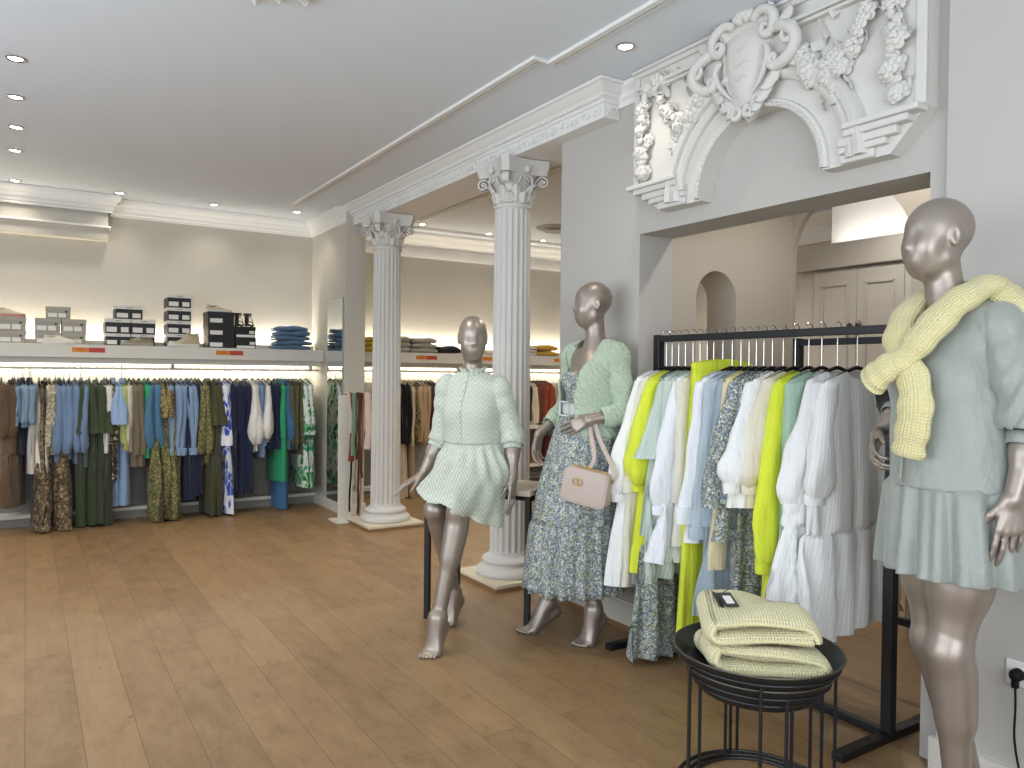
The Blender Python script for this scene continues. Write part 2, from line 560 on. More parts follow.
def torso(S, J, infl=0.0, bust=True):
    P, C = A(J['pelvis']), A(J['chest'])
    hs = unit(A(J['hipL']) - A(J['hipR'])); ss = unit(A(J['shL']) - A(J['shR']))
    up = unit(C - P); fr = unit(np.cross(up, hs)) * 1
    if fr @ A(J['front']) < 0: fr = -fr
    fc = unit(np.cross(up, ss)); fc = fc if fc @ A(J['front']) > 0 else -fc
    Mp = np.stack([hs, unit(np.cross(up, hs)), up], 1); Mc = np.stack([ss, unit(np.cross(up, ss)), up], 1)
    i = infl
    S.el(P, (0.158 + i, 0.108 + i, 0.115 + i), 0.05, Mp)
    S.el(P + up * 0.10 + (C - P - up * 0.1) * 0.3, (0.118 + i, 0.088 + i, 0.14 + i), 0.07, Mp)
    S.el(C, (0.138 + i, 0.098 + i, 0.155 + i), 0.08, Mc)
    for sd in (-1, 1):
        S.el(P + hs * sd * 0.068 - fr * 0.05 - up * 0.035, (0.082 + i, 0.078 + i, 0.085 + i), 0.04, Mp)
        if bust: S.el(C + ss * sd * 0.066 + fc * 0.072 + up * 0.005, (0.053 + i, 0.043 + i, 0.05 + i), 0.03, Mc)
    nb = A(J['neck'])
    for k in ('shL', 'shR'):
        sh = A(J[k])
        S.rc(lerp(nb, sh, 0.2) - up * 0.045, sh - up * 0.006, 0.058 + i, 0.045 + i, 0.05)
        S.rc(nb + up * 0.015, lerp(nb, sh, 0.75) + up * 0.012, 0.034 + i, 0.028 + i, 0.04)

def mannequin_body(J, h=0.004):
    S = SDF()
    torso(S, J)
    nb = A(J['neck']); hc = A(J['head'])
    S.rc(nb - (0, 0, 0.02), hc - (0, 0, 0.06) - unit(J['look']) * 0.012, 0.056, 0.047, 0.035)
    add_head(S, hc, J['look'], J.get('hup', (0, 0, 1)))
    for sd in 'LR':
        sh, el, wr = A(J['sh' + sd]), A(J['el' + sd]), A(J['wr' + sd])
        S.rc(sh, sh, 0.052, 0.052, 0.03)
        S.rc(sh, el, 0.047, 0.036, 0.025)
        S.rc(el, wr, 0.037, 0.0235, 0.02)
        S.rc(lerp(el, wr, 0.12), lerp(el, wr, 0.4), 0.039, 0.036, 0.03)
        hd = J['hand' + sd]
        add_hand(S, wr, *hd)
        hip, kn, an = A(J['hip' + sd]), A(J['kn' + sd]), A(J['an' + sd])
        lg = J.get('leg', 1.0)
        S.rc(hip, kn, 0.09, 0.052 * lg, 0.05)
        S.rc(lerp(hip, kn, 0.12), lerp(hip, kn, 0.5), 0.092 * lg, 0.075 * lg, 0.05)
        fdir = A(J['foot' + sd][0])
        leg = unit(an - kn)
        back = unit(-(fdir - leg * (fdir @ leg)))
        S.rc(kn, an, 0.05 * lg, 0.033 * lg, 0.03)
        S.el(kn - back * 0.012, (0.045, 0.045, 0.052), 0.03)
        S.rc(lerp(kn, an, 0.16) + back * 0.016, lerp(kn, an, 0.42) + back * 0.016, 0.05 * lg, 0.042 * lg, 0.05)
        add_foot(S, an, *J['foot' + sd])
    return S.mesh(h)

# ================================================================== materials of the place
wallmat('wall_warm', '#c3bfb5', '#b6b1a6')
wallmat('wall_white', '#bcb9b4', '#b3b0ab')
wallmat('wall_taupe', '#bcb3a5', '#b0a799')
wallmat('ceil_white', '#dfe6ee', '#d8e0e9')
plain('plaster', '#d2d0cb', 0.7, nscale=90, nstr=0.12)
plain('plaster_col', '#d0cfcb', 0.65, nscale=60, nstr=0.1)
plain('shelf_white', '#d9d6cd', 0.5)
plain('plinth_shade_grey', '#8e8c86', 0.8)
plain('black_metal', '#15161a', 0.45, spec=0.5)
plain('chrome', '#c9c9c9', 0.25, 1.0)
plain('black_plastic', '#0e0e10', 0.6, spec=0.25)
plain('white_plastic', '#e8e8e6', 0.4)
plain('cornice', '#e3e3e1', 0.7, nscale=90, nstr=0.1)
plain('cream_stone', '#d8cfb8', 0.6, nscale=30, nstr=0.1)

def m_floor():
    t = NT('oak_planks')
    co = t.coord(rot=(0, 0, radians(90)))
    br = t.n('ShaderNodeTexBrick'); br.offset = 0.37; br.offset_frequency = 2
    t.l(co, br.inputs['Vector'])
    br.inputs['Scale'].default_value = 1.0; br.inputs['Brick Width'].default_value = 1.75; br.inputs['Row Height'].default_value = 0.178
    br.inputs['Mortar Size'].default_value = 0.0016; br.inputs['Mortar Smooth'].default_value = 0.3; br.inputs['Bias'].default_value = 0.0
    br.inputs['Color1'].default_value = (0, 0, 0, 1); br.inputs['Color2'].default_value = (1, 1, 1, 1); br.inputs['Mortar'].default_value = (0.5, 0.5, 0.5, 1)
    tone = t.ramp(br.outputs['Color'], [(0, '#7a5936'), (0.35, '#87643d'), (0.65, '#8f6c44'), (1, '#9c7a50')])
    gco = t.coord(scale=(9, 0.7, 1))
    g = t.noise(gco, 5, 6, 0.65)
    g2 = t.noise(t.coord(scale=(60, 3, 1)), 3, 4, 0.6)
    big = t.noise(t.coord(), 0.8, 3)
    c = t.mix(t.math('MULTIPLY', g, 0.55), tone, '#765b42', 'MIX')
    c = t.mix(t.math('MULTIPLY', g2, 0.3), c, '#a68a67')
    c = t.mix(t.math('MULTIPLY', big, 0.3), c, '#8b7a5e')
    kn = t.voro(t.coord(scale=(1.5, 1.1, 1)), 2.6, 'F1', 'Distance')
    c = t.mix(t.ramp(kn, [(0.0, (0.75, 0.75, 0.75, 1)), (0.06, (0, 0, 0, 1))]), c, '#3f2a1a')
    sm = t.noise(t.coord(scale=(3.5, 1.6, 1)), 2.6, 8, 0.75)
    c = t.mix(t.ramp(sm, [(0.42, (0, 0, 0, 1)), (0.75, (0.55, 0.55, 0.55, 1))]), c, '#ac8f68')
    c = t.mix(t.ramp(sm, [(0.25, (0.5, 0.5, 0.5, 1)), (0.45, (0, 0, 0, 1))]), c, '#5f442a')
    c = t.mix(t.math('MULTIPLY', br.outputs['Fac'], 0.75), c, '#553d28')
    t.base(c).set(0.42, spec=0.5)
    t.l(t.math('ADD', t.math('MULTIPLY', g, 0.22), 0.33), t.b.inputs['Roughness'])
    t.bump(t.math('SUBTRACT', t.math('MULTIPLY', g2, 0.25), br.outputs['Fac']), 0.25, 0.003)
    MATS['floor'] = t.m
m_floor()

def emit(key, c, s):
    t = NT(key).base(c).set(0.5, emit=c, estr=s); MATS[key] = t.m
emit('lamp_glow', '#fff1da', 14.0)
emit('led_glow', '#fff0d2', 9.0)

# ================================================================== the room
ZC = 2.87
def struct(name, mb, mat, **kw):
    o = mb.build(name, MATS[mat], None, **kw); o['kind'] = 'structure'; return o

struct('floor', MB().bx(-2.75, 6.6, -1.75, 7.95, -0.1, 0.0), 'floor', smooth=False)
struct('ceiling', MB().bx(-2.75, 6.6, -1.75, 7.95, ZC, ZC + 0.1), 'ceil_white', smooth=False)
struct('wall_back', MB().bx(-2.75, 6.6, 7.75, 7.95, 0, ZC), 'wall_warm', smooth=False)
struct('wall_far_right', MB().bx(6.4, 6.6, 3.2, 7.75, 0, ZC), 'wall_warm', smooth=False)
# street side: big shop windows in the left and front walls
mb = MB().bx(-2.75, -2.6, -1.75, -0.9, 0, ZC).bx(-2.75, -2.6, 4.6, 7.75, 0, ZC).bx(-2.75, -2.6, -0.9, 4.6, 0, 0.45).bx(-2.75, -2.6, -0.9, 4.6, 2.6, ZC)
struct('wall_left', mb, 'wall_white', smooth=False)
mb = MB().bx(-2.6, -1.8, -1.75, -1.6, 0, ZC).bx(1.6, 2.68, -1.75, -1.6, 0, ZC).bx(-1.8, 1.6, -1.75, -1.6, 0, 0.45).bx(-1.8, 1.6, -1.75, -1.6, 2.6, ZC)
struct('wall_front', mb, 'wall_white', smooth=False)
def window(name, axis, a0, a1, b):
    f = MB(); g = MB()
    def put(m, u0, u1, z0, z1, t):
        if axis == 'x': m.bx(b - t, b + t, u0, u1, z0, z1)
        else: m.bx(u0, u1, b - t, b + t, z0, z1)
    for u in (a0 + 0.03, (a0 + a1) / 2, a1 - 0.03): put(f, u - 0.03, u + 0.03, 0.45, 2.6, 0.04)
    put(f, a0, a1, 0.45, 0.51, 0.04); put(f, a0, a1, 2.54, 2.6, 0.04)
    o = f.build(name, MATS['black_metal'], None, smooth=False); o['kind'] = 'structure'
window('window_1', 'x', -0.9, 4.6, -2.68)
window('window_2', 'y', -1.8, 1.6, -1.68)

# right wall with the square doorway, and the pier that ends it
OY0, OY1, OZ, XR = 1.47, 2.97, 2.07, 2.68
mb = MB().bx(XR, XR + 0.23, -1.75, OY0, 0, ZC).bx(XR, XR + 0.23, OY1, 3.66, 0, ZC).bx(XR, XR + 0.23, OY0, OY1, OZ, ZC)
mb.bx(XR - 0.035, XR, -1.75, 1.395, 0, ZC)
struct('wall_right', mb, 'wall_white', smooth=False)

def arch_wall(name, mat, u0, u1, z1, d0, d1, ou0, ou1, oz, fn, n=20):
    """slab u0..u1 x 0..z1 with a round-headed opening ou0..ou1, spring oz"""
    c = (ou0 + ou1) / 2; r = (ou1 - ou0) / 2
    m = MB()
    pts = [(ou0, 0.0)] + [(c - r * cos(pi * i / n), oz + r * sin(pi * i / n)) for i in range(n + 1)] + [(ou1, 0.0)]
    top = [(u0, 0.0)] + [(lerp(u0, u1, i / n), z1) for i in range(n + 1)] + [(u1, 0.0)]
    for d in (d0, d1):
        vs = [fn(a, b, d) for a, b in pts] + [fn(a, b, d) for a, b in top]
        k = len(pts)
        m.add(vs, [(i, i + 1, k + i + 1, k + i) for i in range(k - 1)])
    k = len(pts)
    m.add([fn(a, b, d0) for a, b in pts] + [fn(a, b, d1) for a, b in pts], [(i, i + 1, k + i + 1, k + i) for i in range(k - 1)])
    m.add([fn(a, b, d0) for a, b in top] + [fn(a, b, d1) for a, b in top], [(i, i + 1, k + i + 1, k + i) for i in range(k - 1)])
    return struct(name, m, mat, angle=30)
arch_wall('wall_passage', 'wall_taupe', XR + 0.23, 3.9, ZC, 2.97, 3.19, 3.096, 3.417, 1.766, lambda a, b, d: (a, d, b))
arch_wall('wall_arch', 'wall_taupe', 1.25, 3.19, ZC, 3.9, 3.94, 2.23, 2.965, 2.05, lambda a, b, d: (d, a, b))
struct('wall_passage_right', MB().bx(XR + 0.23, 6.6, 1.1, 1.25, 0, ZC), 'wall_taupe', smooth=False)
struct('wall_cabinet_recess', MB().bx(5.85, 5.95, 1.25, 4.05, 0, ZC), 'wall_white', smooth=False)
# partition that carries the mirror
struct('wall_partition', MB().bx(2.50, 2.69, 6.77, 7.75, 0, ZC), 'wall_warm', smooth=False)

# ---- mouldings -----------------------------------------------------
def moulding(m, prof, path):
    """prof: (out, z) points; path: list of (x, y, (nx, ny)) with the outward mitre normal"""
    rings = [[V((x + nx * o, y + ny * o, z)) for o, z in prof] for x, y, (nx, ny) in path]
    n = len(prof)
    m.loft(rings, closed=True, cap0=True, cap1=True)
    return m
CORN = [(0, 2.715), (0.012, 2.715), (0.014, 2.735), (0.022, 2.742), (0.026, 2.765), (0.042, 2.785), (0.046, 2.80), (0.062, 2.815), (0.078, 2.845), (0.082, ZC - 0.004), (0, ZC - 0.004)]
CORN2 = [(0, 2.62), (0.02, 2.62), (0.025, 2.64), (0.03, 2.655), (0.03, 2.73), (0.045, 2.745), (0.06, 2.77), (0.10, 2.79), (0.12, 2.815), (0.19, 2.845), (0.20, ZC - 0.004), (0, ZC - 0.004)]
m = MB(); moulding(m, CORN, [(0.64, 7.75, (0, -1)), (2.50, 7.75, (-1, -1)), (2.50, 6.77, (-1, 0))])
struct('trim_1', m, 'cornice', angle=25)
m = MB(); moulding(m, CORN, [(-2.6, 7.60, (0, -1)), (0.64, 7.60, (1, -1)), (0.64, 7.75, (1, 0))])
struct('wall_soffit', MB().bx(-2.6, 0.62, 7.62, 7.75, 2.48, 2.72), 'wall_warm', smooth=False)
m.bx(-2.6, 0.64, 7.585, 7.75, 2.585, 2.60)
struct('trim_2', m, 'cornice', angle=25)
# rear room cornice with a raised scroll band
m = MB(); moulding(m, CORN2, [(2.69, 7.75, (0, -1)), (6.4, 7.75, (-1, -1)), (6.4, 3.2, (-1, 0))])
rnd = random.Random(5)
for i in range(120):
    x = 2.72 + i * 0.0305
    m.tube([(x, 7.715, 2.69), (x + 0.012, 7.708, 2.715), (x + 0.024, 7.712, 2.705), (x + 0.018, 7.71, 2.685), (x + 0.008, 7.712, 2.675)], [0.006, 0.008, 0.007, 0.006, 0.004], 5)
struct('trim_3', m, 'cornice', angle=25)
m = MB()
for y in (7.32,): m.bx(3.3, 6.1, y, y + 0.02, ZC - 0.018, ZC); m.bx(3.3, 6.1, y - 0.05, y - 0.035, ZC - 0.012, ZC)
m.bx(3.3, 3.32, 4.2, 7.34, ZC - 0.018, ZC); m.bx(3.35, 3.365, 4.2, 7.3, ZC - 0.012, ZC)
struct('trim_4', m, 'cornice', smooth=False)
# beam over the columns: frieze with leaf scrolls, cornice on top
BX, BY, BZ = 2.57, 3.14, 2.70
BEAM = [(0, BZ), (0.0, BZ + 0.075), (0.012, BZ + 0.08), (0.014, BZ + 0.095), (0.035, BZ + 0.105), (0.04, BZ + 0.115), (0.06, BZ + 0.125), (0.085, BZ + 0.15), (0.10, BZ + 0.155), (0.105, ZC - 0.003), (-0.05, ZC - 0.003), (-0.05, BZ)]
m = MB(); m.bx(BX + 0.03, 2.93, BY + 0.03, 7.75, BZ + 0.003, ZC)
moulding(m, BEAM, [(BX, 6.775, (-1, 0)), (BX, BY, (-1, -1)), (XR + 0.1, BY, (0, -1))])
o = struct('trim_5', m, 'cornice', angle=25)
m = MB()
def scroll(m, px, s=1.0, flipz=1):
    """a little acanthus scroll lying on a face; px(a, b, out) -> point"""
    pts = []
    for i in range(11):
        t = i / 10; a = 2.6 * pi * t; r = 0.026 * (1 - 0.75 * t)
        pts.append(px((0.01 + r * cos(a)) * s, flipz * r * sin(a) * s, 0.004))
    m.tube(pts, [0.0055 * (1 - 0.4 * i / 10) * s for i in range(11)], 5)
    for k in (-1, 0, 1):
        m.tube([px(-0.012 * s, 0, 0.002), px((-0.03 + 0.004 * k) * s, 0.012 * k * s, 0.007), px((-0.045 + 0.010 * abs(k)) * s, 0.026 * k * s, 0.002)], [0.003 * s, 0.007 * s, 0.001], 5)
for i in range(38):
    y = BY + 0.055 + i * 0.098
    scroll(m, lambda a, b, o, y=y: (BX - o, y + a, BZ + 0.038 + b), 0.95, 1 if i % 2 else -1)
scroll(m, lambda a, b, o: (BX + 0.055 + a, BY - o, BZ + 0.038 + b), 0.95)
for i in range(150):
    y = BY + 0.01 + i * 0.025
    m.box((BX - 0.026, y, BZ + 0.100), (0.018, 0.013, 0.012))
struct('trim_6', m, 'cornice', angle=50)
# thin bead on the ceiling, stepping beside the relief
m = MB()
for dx, w, h in ((0, 0.03, 0.016), (0.04, 0.014, 0.010)):
    moulding(m, [(-w / 2, ZC - h), (w / 2, ZC - h), (w / 2, ZC), (-w / 2, ZC)], [(2.07 + dx, 7.0, (-1, 0)), (2.07 + dx, 3.05, (-1, -0.4)), (2.16 + dx, 3.06, (-1, -0.4)), (2.16 + dx, -1.6, (-1, 0))])
struct('trim_7', m, 'cornice', smooth=False)
# cornice on the right wall behind and beside the relief
m = MB(); moulding(m, [(0, 2.76), (0.012, 2.76), (0.015, 2.785), (0.03, 2.80), (0.035, 2.82), (0.06, 2.845), (0.065, ZC - 0.004), (0, ZC - 0.004)], [(XR, BY, (-1, 0)), (XR, 2.915, (-1, 0))])
struct('trim_8', m, 'cornice', angle=25)
# skirting boards
m = MB()
m.bx(XR - 0.018, XR, 2.97, 3.67, 0.025, 0.135).bx(XR - 0.012, XR, 2.97, 3.67, 0.135, 0.147).bx(XR - 0.018, XR + 0.23, 3.66, 3.678, 0.025, 0.135)
m.bx(XR - 0.055, XR - 0.035, -1.6, 1.41, 0.0, 0.11)
struct('baseboard_right', m, 'shelf_white', smooth=False)
plain('oak_strip', '#8a6a48', 0.6)
m = MB().bx(XR - 0.03, XR, 2.97, 3.68, 0.0, 0.025)
struct('trim_9', m, 'oak_strip', smooth=False)
m = MB().bx(-2.6, 2.5, 7.57, 7.75, 0.075, 0.105).bx(2.69, 6.4, 7.57, 7.75, 0.075, 0.105).bx(2.48, 2.5, 6.75, 7.6, 0.0, 0.10).bx(2.48, 2.70, 6.75, 6.77, 0.0, 0.10)
struct('baseboard_back', m, 'shelf_white', smooth=False)
# grey plinth and wall sheets, the sheets' grey partly painting shade behind the clothes
m = MB().bx(-2.6, 2.5, 7.60, 7.75, 0.0, 0.075).bx(2.69, 6.4, 7.60, 7.75, 0.0, 0.075).bx(-2.6, 2.5, 7.735, 7.75, 0.1, 1.22).bx(2.69, 6.4, 7.735, 7.75, 0.1, 1.22)
struct('trim_10', m, 'plinth_shade_grey', smooth=False)

# ---- cupboard seen through the arch --------------------------------
cb = thing('wall_cupboard', 'tall pale grey panelled cupboard seen through the arch behind the clothes rack', 'cupboard', (5.5, 3.3, 0), kind='thing')
plain('cupboard_grey', '#c3c0b9', 0.55)
MB().bx(5.5, 5.84, 1.35, 4.10, 0.0, 2.205).build('carcass', MATS['cupboard_grey'], cb, True, smooth=False)
MB().bx(5.45, 5.84, 1.35, 4.12, 2.21, 2.41).build('frieze', MATS['cupboard_grey'], cb, True, smooth=False, bevel=0.008)
for i, (a, b) in enumerate(((3.945, 3.567), (3.563, 3.185), (3.181, 2.80))):
    mb = MB()
    y0, y1 = min(a, b), max(a, b)
    mb.bx(5.478, 5.5, y0, y1, 0.06, 2.19)
    d = mb.build('door', MATS['cupboard_grey'], cb, True, smooth=False, bevel=0.003)
    mb = MB()
    for z0, z1 in ((0.25, 1.05), (1.2, 2.08)):
        for q in ((y0 + 0.07, y0 + 0.085, z0, z1), (y1 - 0.085, y1 - 0.07, z0, z1), (y0 + 0.07, y1 - 0.07, z0, z0 + 0.015), (y0 + 0.07, y1 - 0.07, z1 - 0.015, z1)):
            mb.bx(5.468, 5.479, *q)
    mb.build('panel_moulding', MATS['cupboard_grey'], d, True, smooth=False, bevel=0.003)
    if i < 2:
        y = 3.60 if i == 0 else 3.53
        MB().lathe([(0.008, 0), (0.008, 0.015), (0.02, 0.025), (0.024, 0.04), (0.016, 0.052), (0.004, 0.055)], 12).build('knob', plain('knob_brown', '#3c2a22', 0.4), d, True, M=Matrix.Translation((5.478, y, 1.74)) @ Matrix.Rotation(radians(-90), 4, 'Y'))

# ================================================================== columns
def leaf_strip(m, fn, L, W, n=8, lobes=3, curl=1.0, cup=0.012):
    """acanthus-like tongue; fn(a across, b along, o outwards) -> point"""
    rows = []
    for i in range(n + 1):
        t = i / n
        w = W * (sin(pi * min(1, 0.18 + 0.8 * t)) ** 0.7) * (1 - 0.22 * abs(sin(lobes * pi * t))) * (1 if t < 0.98 else 0.5)
        b = L * (t - 0.28 * curl * max(0, t - 0.7) ** 1.0 * 1.6); o = 0.006 + curl * 0.05 * t ** 2.6 * (L / 0.13)
        if t > 0.85: b -= (t - 0.85) * L * 0.9 * curl
        rows.append([fn(w * s, b, o + (cup * (abs(s) ** 1.5) * -1 if abs(s) < 1 else -cup) + (0.006 if s == 0 else 0)) for s in (-1, -0.6, -0.25, 0, 0.25, 0.6, 1)])
    b0 = len(rows[0])
    vs = [p for r in rows for p in r]
    m.add(vs, [(i * b0 + j, i * b0 + j + 1, (i + 1) * b0 + j + 1, (i + 1) * b0 + j) for i in range(n) for j in range(b0 - 1)])

def column(x, y, label):
    c = thing('column', label, 'column', (x, y, 0), group='fluted white columns under the beam', kind='thing')
    MB().bx(-0.255, 0.255, -0.255, 0.255, 0, 0.022).build('plinth_board', MATS['oak_strip'], c, smooth=False)
    MB().bx(-0.252, 0.252, -0.252, 0.252, 0.022, 0.045).build('plinth', MATS['cream_stone'], c, smooth=False, bevel=0.004)
    prof = [(0.205, 0.045), (0.212, 0.05), (0.216, 0.065), (0.212, 0.083), (0.2, 0.094), (0.19, 0.097), (0.176, 0.103), (0.168, 0.116), (0.168, 0.122), (0.176, 0.126), (0.18, 0.136), (0.176, 0.148), (0.165, 0.156), (0.148, 0.16), (0.138, 0.167), (0.134, 0.185)]
    MB().lathe(prof, 64).build('column_base', MATS['plaster_col'], c, angle=60)
    nf = 20; R = []
    zs = [0.18, 0.195, 0.20, 0.22, 0.6, 1.0, 1.4, 1.8, 2.2, 2.36, 2.385, 2.39, 2.41]
    for z in zs:
        s = (z - 0.18) / 2.23; r = 0.130 - 0.014 * s
        dep = 0.0 if z < 0.198 or z > 2.388 else (0.013 if 0.21 < z < 2.37 else 0.006)
        ring = []
        for f in range(nf):
            for t in (0, 0.09, 0.17, 0.28, 0.42, 0.58, 0.72, 0.83, 0.91):
                th = 2 * pi * (f + t) / nf
                d = dep * sqrt(max(0, 1 - ((t - 0.5) / 0.37) ** 2)) if 0.13 < t < 0.87 else 0
                ring.append(((r - d) * cos(th), (r - d) * sin(th), z))
        R.append(ring)
    MB().loft(R, True, True, True).build('shaft', MATS['plaster_col'], c, angle=30)
    MB().lathe([(0.115, 2.395), (0.124, 2.4), (0.127, 2.41), (0.124, 2.42), (0.117, 2.424)], 48).build('astragal', MATS['plaster_col'], c)
    cap = MB().lathe([(0.112, 2.415), (0.113, 2.47), (0.118, 2.52), (0.128, 2.56), (0.15, 2.595), (0.16, 2.605)], 48).build('capital', MATS['plaster_col'], c)
    for row, (n, z0, L, W, off) in enumerate(((8, 2.425, 0.085, 0.040, 0), (8, 2.432, 0.135, 0.040, pi / 8))):
        for i in range(n):
            th = 2 * pi * i / n + off + pi / 4
            m = MB()
            leaf_strip(m, lambda a, b, o, th=th: ((0.113 + o + 0.010 * (b / 0.13)) * cos(th) - a * sin(th), (0.113 + o + 0.010 * (b / 0.13)) * sin(th) + a * cos(th), z0 + b), L, W)
            m.build('leaf', MATS['plaster_col'], cap, angle=60, solid=0.006)
    for i in range(4):
        th = pi / 4 + i * pi / 2
        e = V((cos(th), sin(th), 0)); s = V((-sin(th), cos(th), 0))
        pts = [e * 0.12 + V((0, 0, 2.50)), e * 0.135 + V((0, 0, 2.545)), e * 0.165 + V((0, 0, 2.585))]
        for k in range(17):
            t = k / 16; a = pi * 0.62 - 2 * pi * 1.35 * t; r = 0.036 * (1 - 0.72 * t)
            pts.append(e * (0.198 + r * cos(a)) + V((0, 0, 2.562 + r * sin(a))))
        pts = catmull(pts, 2)
        m = MB(); w = [0.022 - 0.006 * i / len(pts) for i in range(len(pts))]
        m.loft([[p + s * a * ww + (p - (e * 0.198 + V((0, 0, 2.562)))).normalized() * b for a, b in ((-1, -0.005), (-1, 0.004), (-0.5, 0.007), (0, 0.004), (0.5, 0.007), (1, 0.004), (1, -0.005))] for p, ww in zip(pts, w)], True, True, True)
        m.ell(e * 0.198 + V((0, 0, 2.562)), (0.02, 0.02, 0.011), 10, 6, Matrix.Rotation(th, 3, 'Z') @ Matrix.Rotation(pi / 2, 3, 'X') if False else None)
        m.build('volute', MATS['plaster_col'], cap, angle=50)
        th2 = i * pi / 2; e2 = V((cos(th2), sin(th2), 0)); s2 = V((-sin(th2), cos(th2), 0))
        m = MB()
        for sd in (-1, 1):
            pts = [e2 * 0.128 + s2 * sd * 0.06 + V((0, 0, 2.51))]
            for k in range(12):
                t = k / 11; a = -pi * 0.1 + 2 * pi * 1.1 * t; r = 0.024 * (1 - 0.7 * t)
                pts.append(e2 * 0.152 + s2 * sd * (0.024 + r * cos(a)) + V((0, 0, 2.57 + r * sin(a))))
            m.tube(pts, [0.008 - 0.0004 * i for i in range(len(pts))], 6)
        m.ell(e2 * 0.168 + V((0, 0, 2.63)), (0.022, 0.022, 0.026), 10, 6)
        m.build('helix', MATS['plaster_col'], cap, angle=50)
    R = []
    for z, g in ((2.603, 0.93), (2.622, 0.95), (2.63, 0.965), (2.645, 0.985), (2.655, 1.0), (2.685, 1.02), (2.697, 1.02)):
        ring = []
        for i in range(4):
            a0 = pi / 4 + i * pi / 2
            cn = V((cos(a0), sin(a0), 0)) * 0.238 * g; tn = V((-sin(a0), cos(a0), 0))
            nx = V((cos(a0 + pi / 2), sin(a0 + pi / 2), 0)) * 0.238 * g; tx = V((-sin(a0 + pi / 2), cos(a0 + pi / 2), 0))
            p0 = cn + tn * 0.024; p1 = nx - tx * 0.024
            mid = (p0 + p1) / 2
            for k in range(9):
                t = k / 8; p = p0.lerp(p1, t) - mid.normalized() * 0.032 * (1 - (2 * t - 1) ** 2)
                ring.append((p.x, p.y, z))
        R.append(ring)
    MB().loft(R, True, True, True).build('abacus', MATS['plaster_col'], c, angle=35)
column(2.665, 6.20, 'fluted white column with leafy capital standing beside the belt stand and mirror')
column(2.665, 4.17, 'fluted white column with leafy capital standing behind the seated mannequin')

# ================================================================== relief over the doorway
XF = 2.605
rel = thing('plaster_relief', 'large ornate white plaster relief with cartouche and flower garlands above the doorway', 'wall relief', (XR, 2.19, 2.14), kind='thing')
RP = lambda y, z, o=0.0: V((XF - o, y, z))
yc, zc, rin = 2.165, 2.152, 0.316
arc = [(yc + rin * cos(pi * i / 32), zc + rin * sin(pi * i / 32)) for i in range(33)]     # from larger Y to smaller
outl = [(2.93, 2.285), (2.75, 2.145)] + [(yc + rin, 2.145)] + arc + [(yc - rin, 2.145)] + [(1.575, 2.145), (1.445, 2.285)]
# slab with the arch cut out: strips between the arch/feet line and the top
m = MB(); n = len(outl)
topl = [(lerp(2.93, 1.445, i / (n - 1)), ZC - 0.003) for i in range(n)]
topl = [(a, ZC - 0.003) for a, b in outl]
for x in (XF, XR - 0.001):
    m.add([V((x, a, b)) for a, b in outl] + [V((x, a, b)) for a, b in topl], [(i, i + 1, n + i + 1, n + i) for i in range(n - 1)])
m.add([V((XF, a, b)) for a, b in outl] + [V((XR, a, b)) for a, b in outl], [(i, i + 1, n + i + 1, n + i) for i in range(n - 1)])
for k in (0, -1): m.add([V((XF, *outl[k])), V((XR, *outl[k])), V((XR, *topl[k])), V((XF, *topl[k]))], [(0, 1, 2, 3)])
m.build('slab', MATS['plaster'], rel, True, angle=30)
def sweep(m, prof, path, normals):
    m.loft([[RP(y + ny * a, z + nz * a, o) for a, o in prof] for (y, z), (ny, nz) in zip(path, normals)], True, True, True)
def arcpath(r, a0=0.0, a1=pi, n=36):
    A_ = [lerp(a0, a1, i / n) for i in range(n + 1)]
    return [(yc + r * cos(a), zc + r * sin(a)) for a in A_], [(cos(a), sin(a)) for a in A_]
m = MB()
sweep(m, [(0, 0), (0, 0.022), (0.012, 0.026), (0.018, 0.016), (0.03, 0.014), (0.034, 0)], *arcpath(rin))
for i in range(44):
    a = pi * (i + 0.5) / 44
    m.ell(RP(yc + (rin + 0.010) * cos(a), zc + (rin + 0.010) * sin(a), 0.024), (0.007, 0.007, 0.007), 6, 4)
m.build('archivolt', MATS['plaster'], rel, True, angle=40)
m = MB()
sweep(m, [(0, 0), (0, 0.02), (0.012, 0.034), (0.03, 0.038), (0.045, 0.026), (0.05, 0.045), (0.075, 0.052), (0.085, 0.04), (0.095, 0.0)], *arcpath(0.425, 0.02, pi - 0.02))
m.build('archivolt', MATS['plaster'], rel, True, angle=40)
# stacked mouldings under each spandrel
for sg_, yo in ((1, 2.93), (-1, 1.445)):
    m = MB()
    for k, (z0, z1, o, cut) in enumerate(((2.262, 2.285, 0.062, 0.0), (2.236, 2.262, 0.05, 0.032), (2.205, 2.236, 0.036, 0.07), (2.18, 2.205, 0.03, 0.105), (2.146, 2.18, 0.018, 0.145))):
        ya = yo - sg_ * cut * 1.25; yb = yc + sg_ * (0.43 if k < 2 else 0.40)
        m.bx(XF - o, XF + 0.01, min(ya, yb), max(ya, yb), z0, z1)
    m.build('corbel_moulding', MATS['plaster'], rel, True, smooth=False, bevel=0.006)
m = MB()
for z0, z1, o in ((2.735, 2.75, 0.03), (2.75, 2.765, 0.045), (2.765, 2.775, 0.03)):
    m.bx(XF - o, XF + 0.01, 2.33, 2.885, z0, z1); m.bx(XF - o, XF + 0.01, 1.50, 1.98, z0, z1)
for y0, y1 in ((2.892, 2.93), (1.445, 1.483)): m.bx(XF - 0.012, XF + 0.01, y0, y1, 2.287, 2.832)
m.bx(XF - 0.016, XF + 0.012, 1.444, 2.931, 2.828, 2.852); m.bx(XF - 0.03, XF + 0.014, 1.443, 2.932, 2.85, ZC - 0.004)
m.build('frame', MATS['plaster'], rel, True, smooth=False, bevel=0.005)
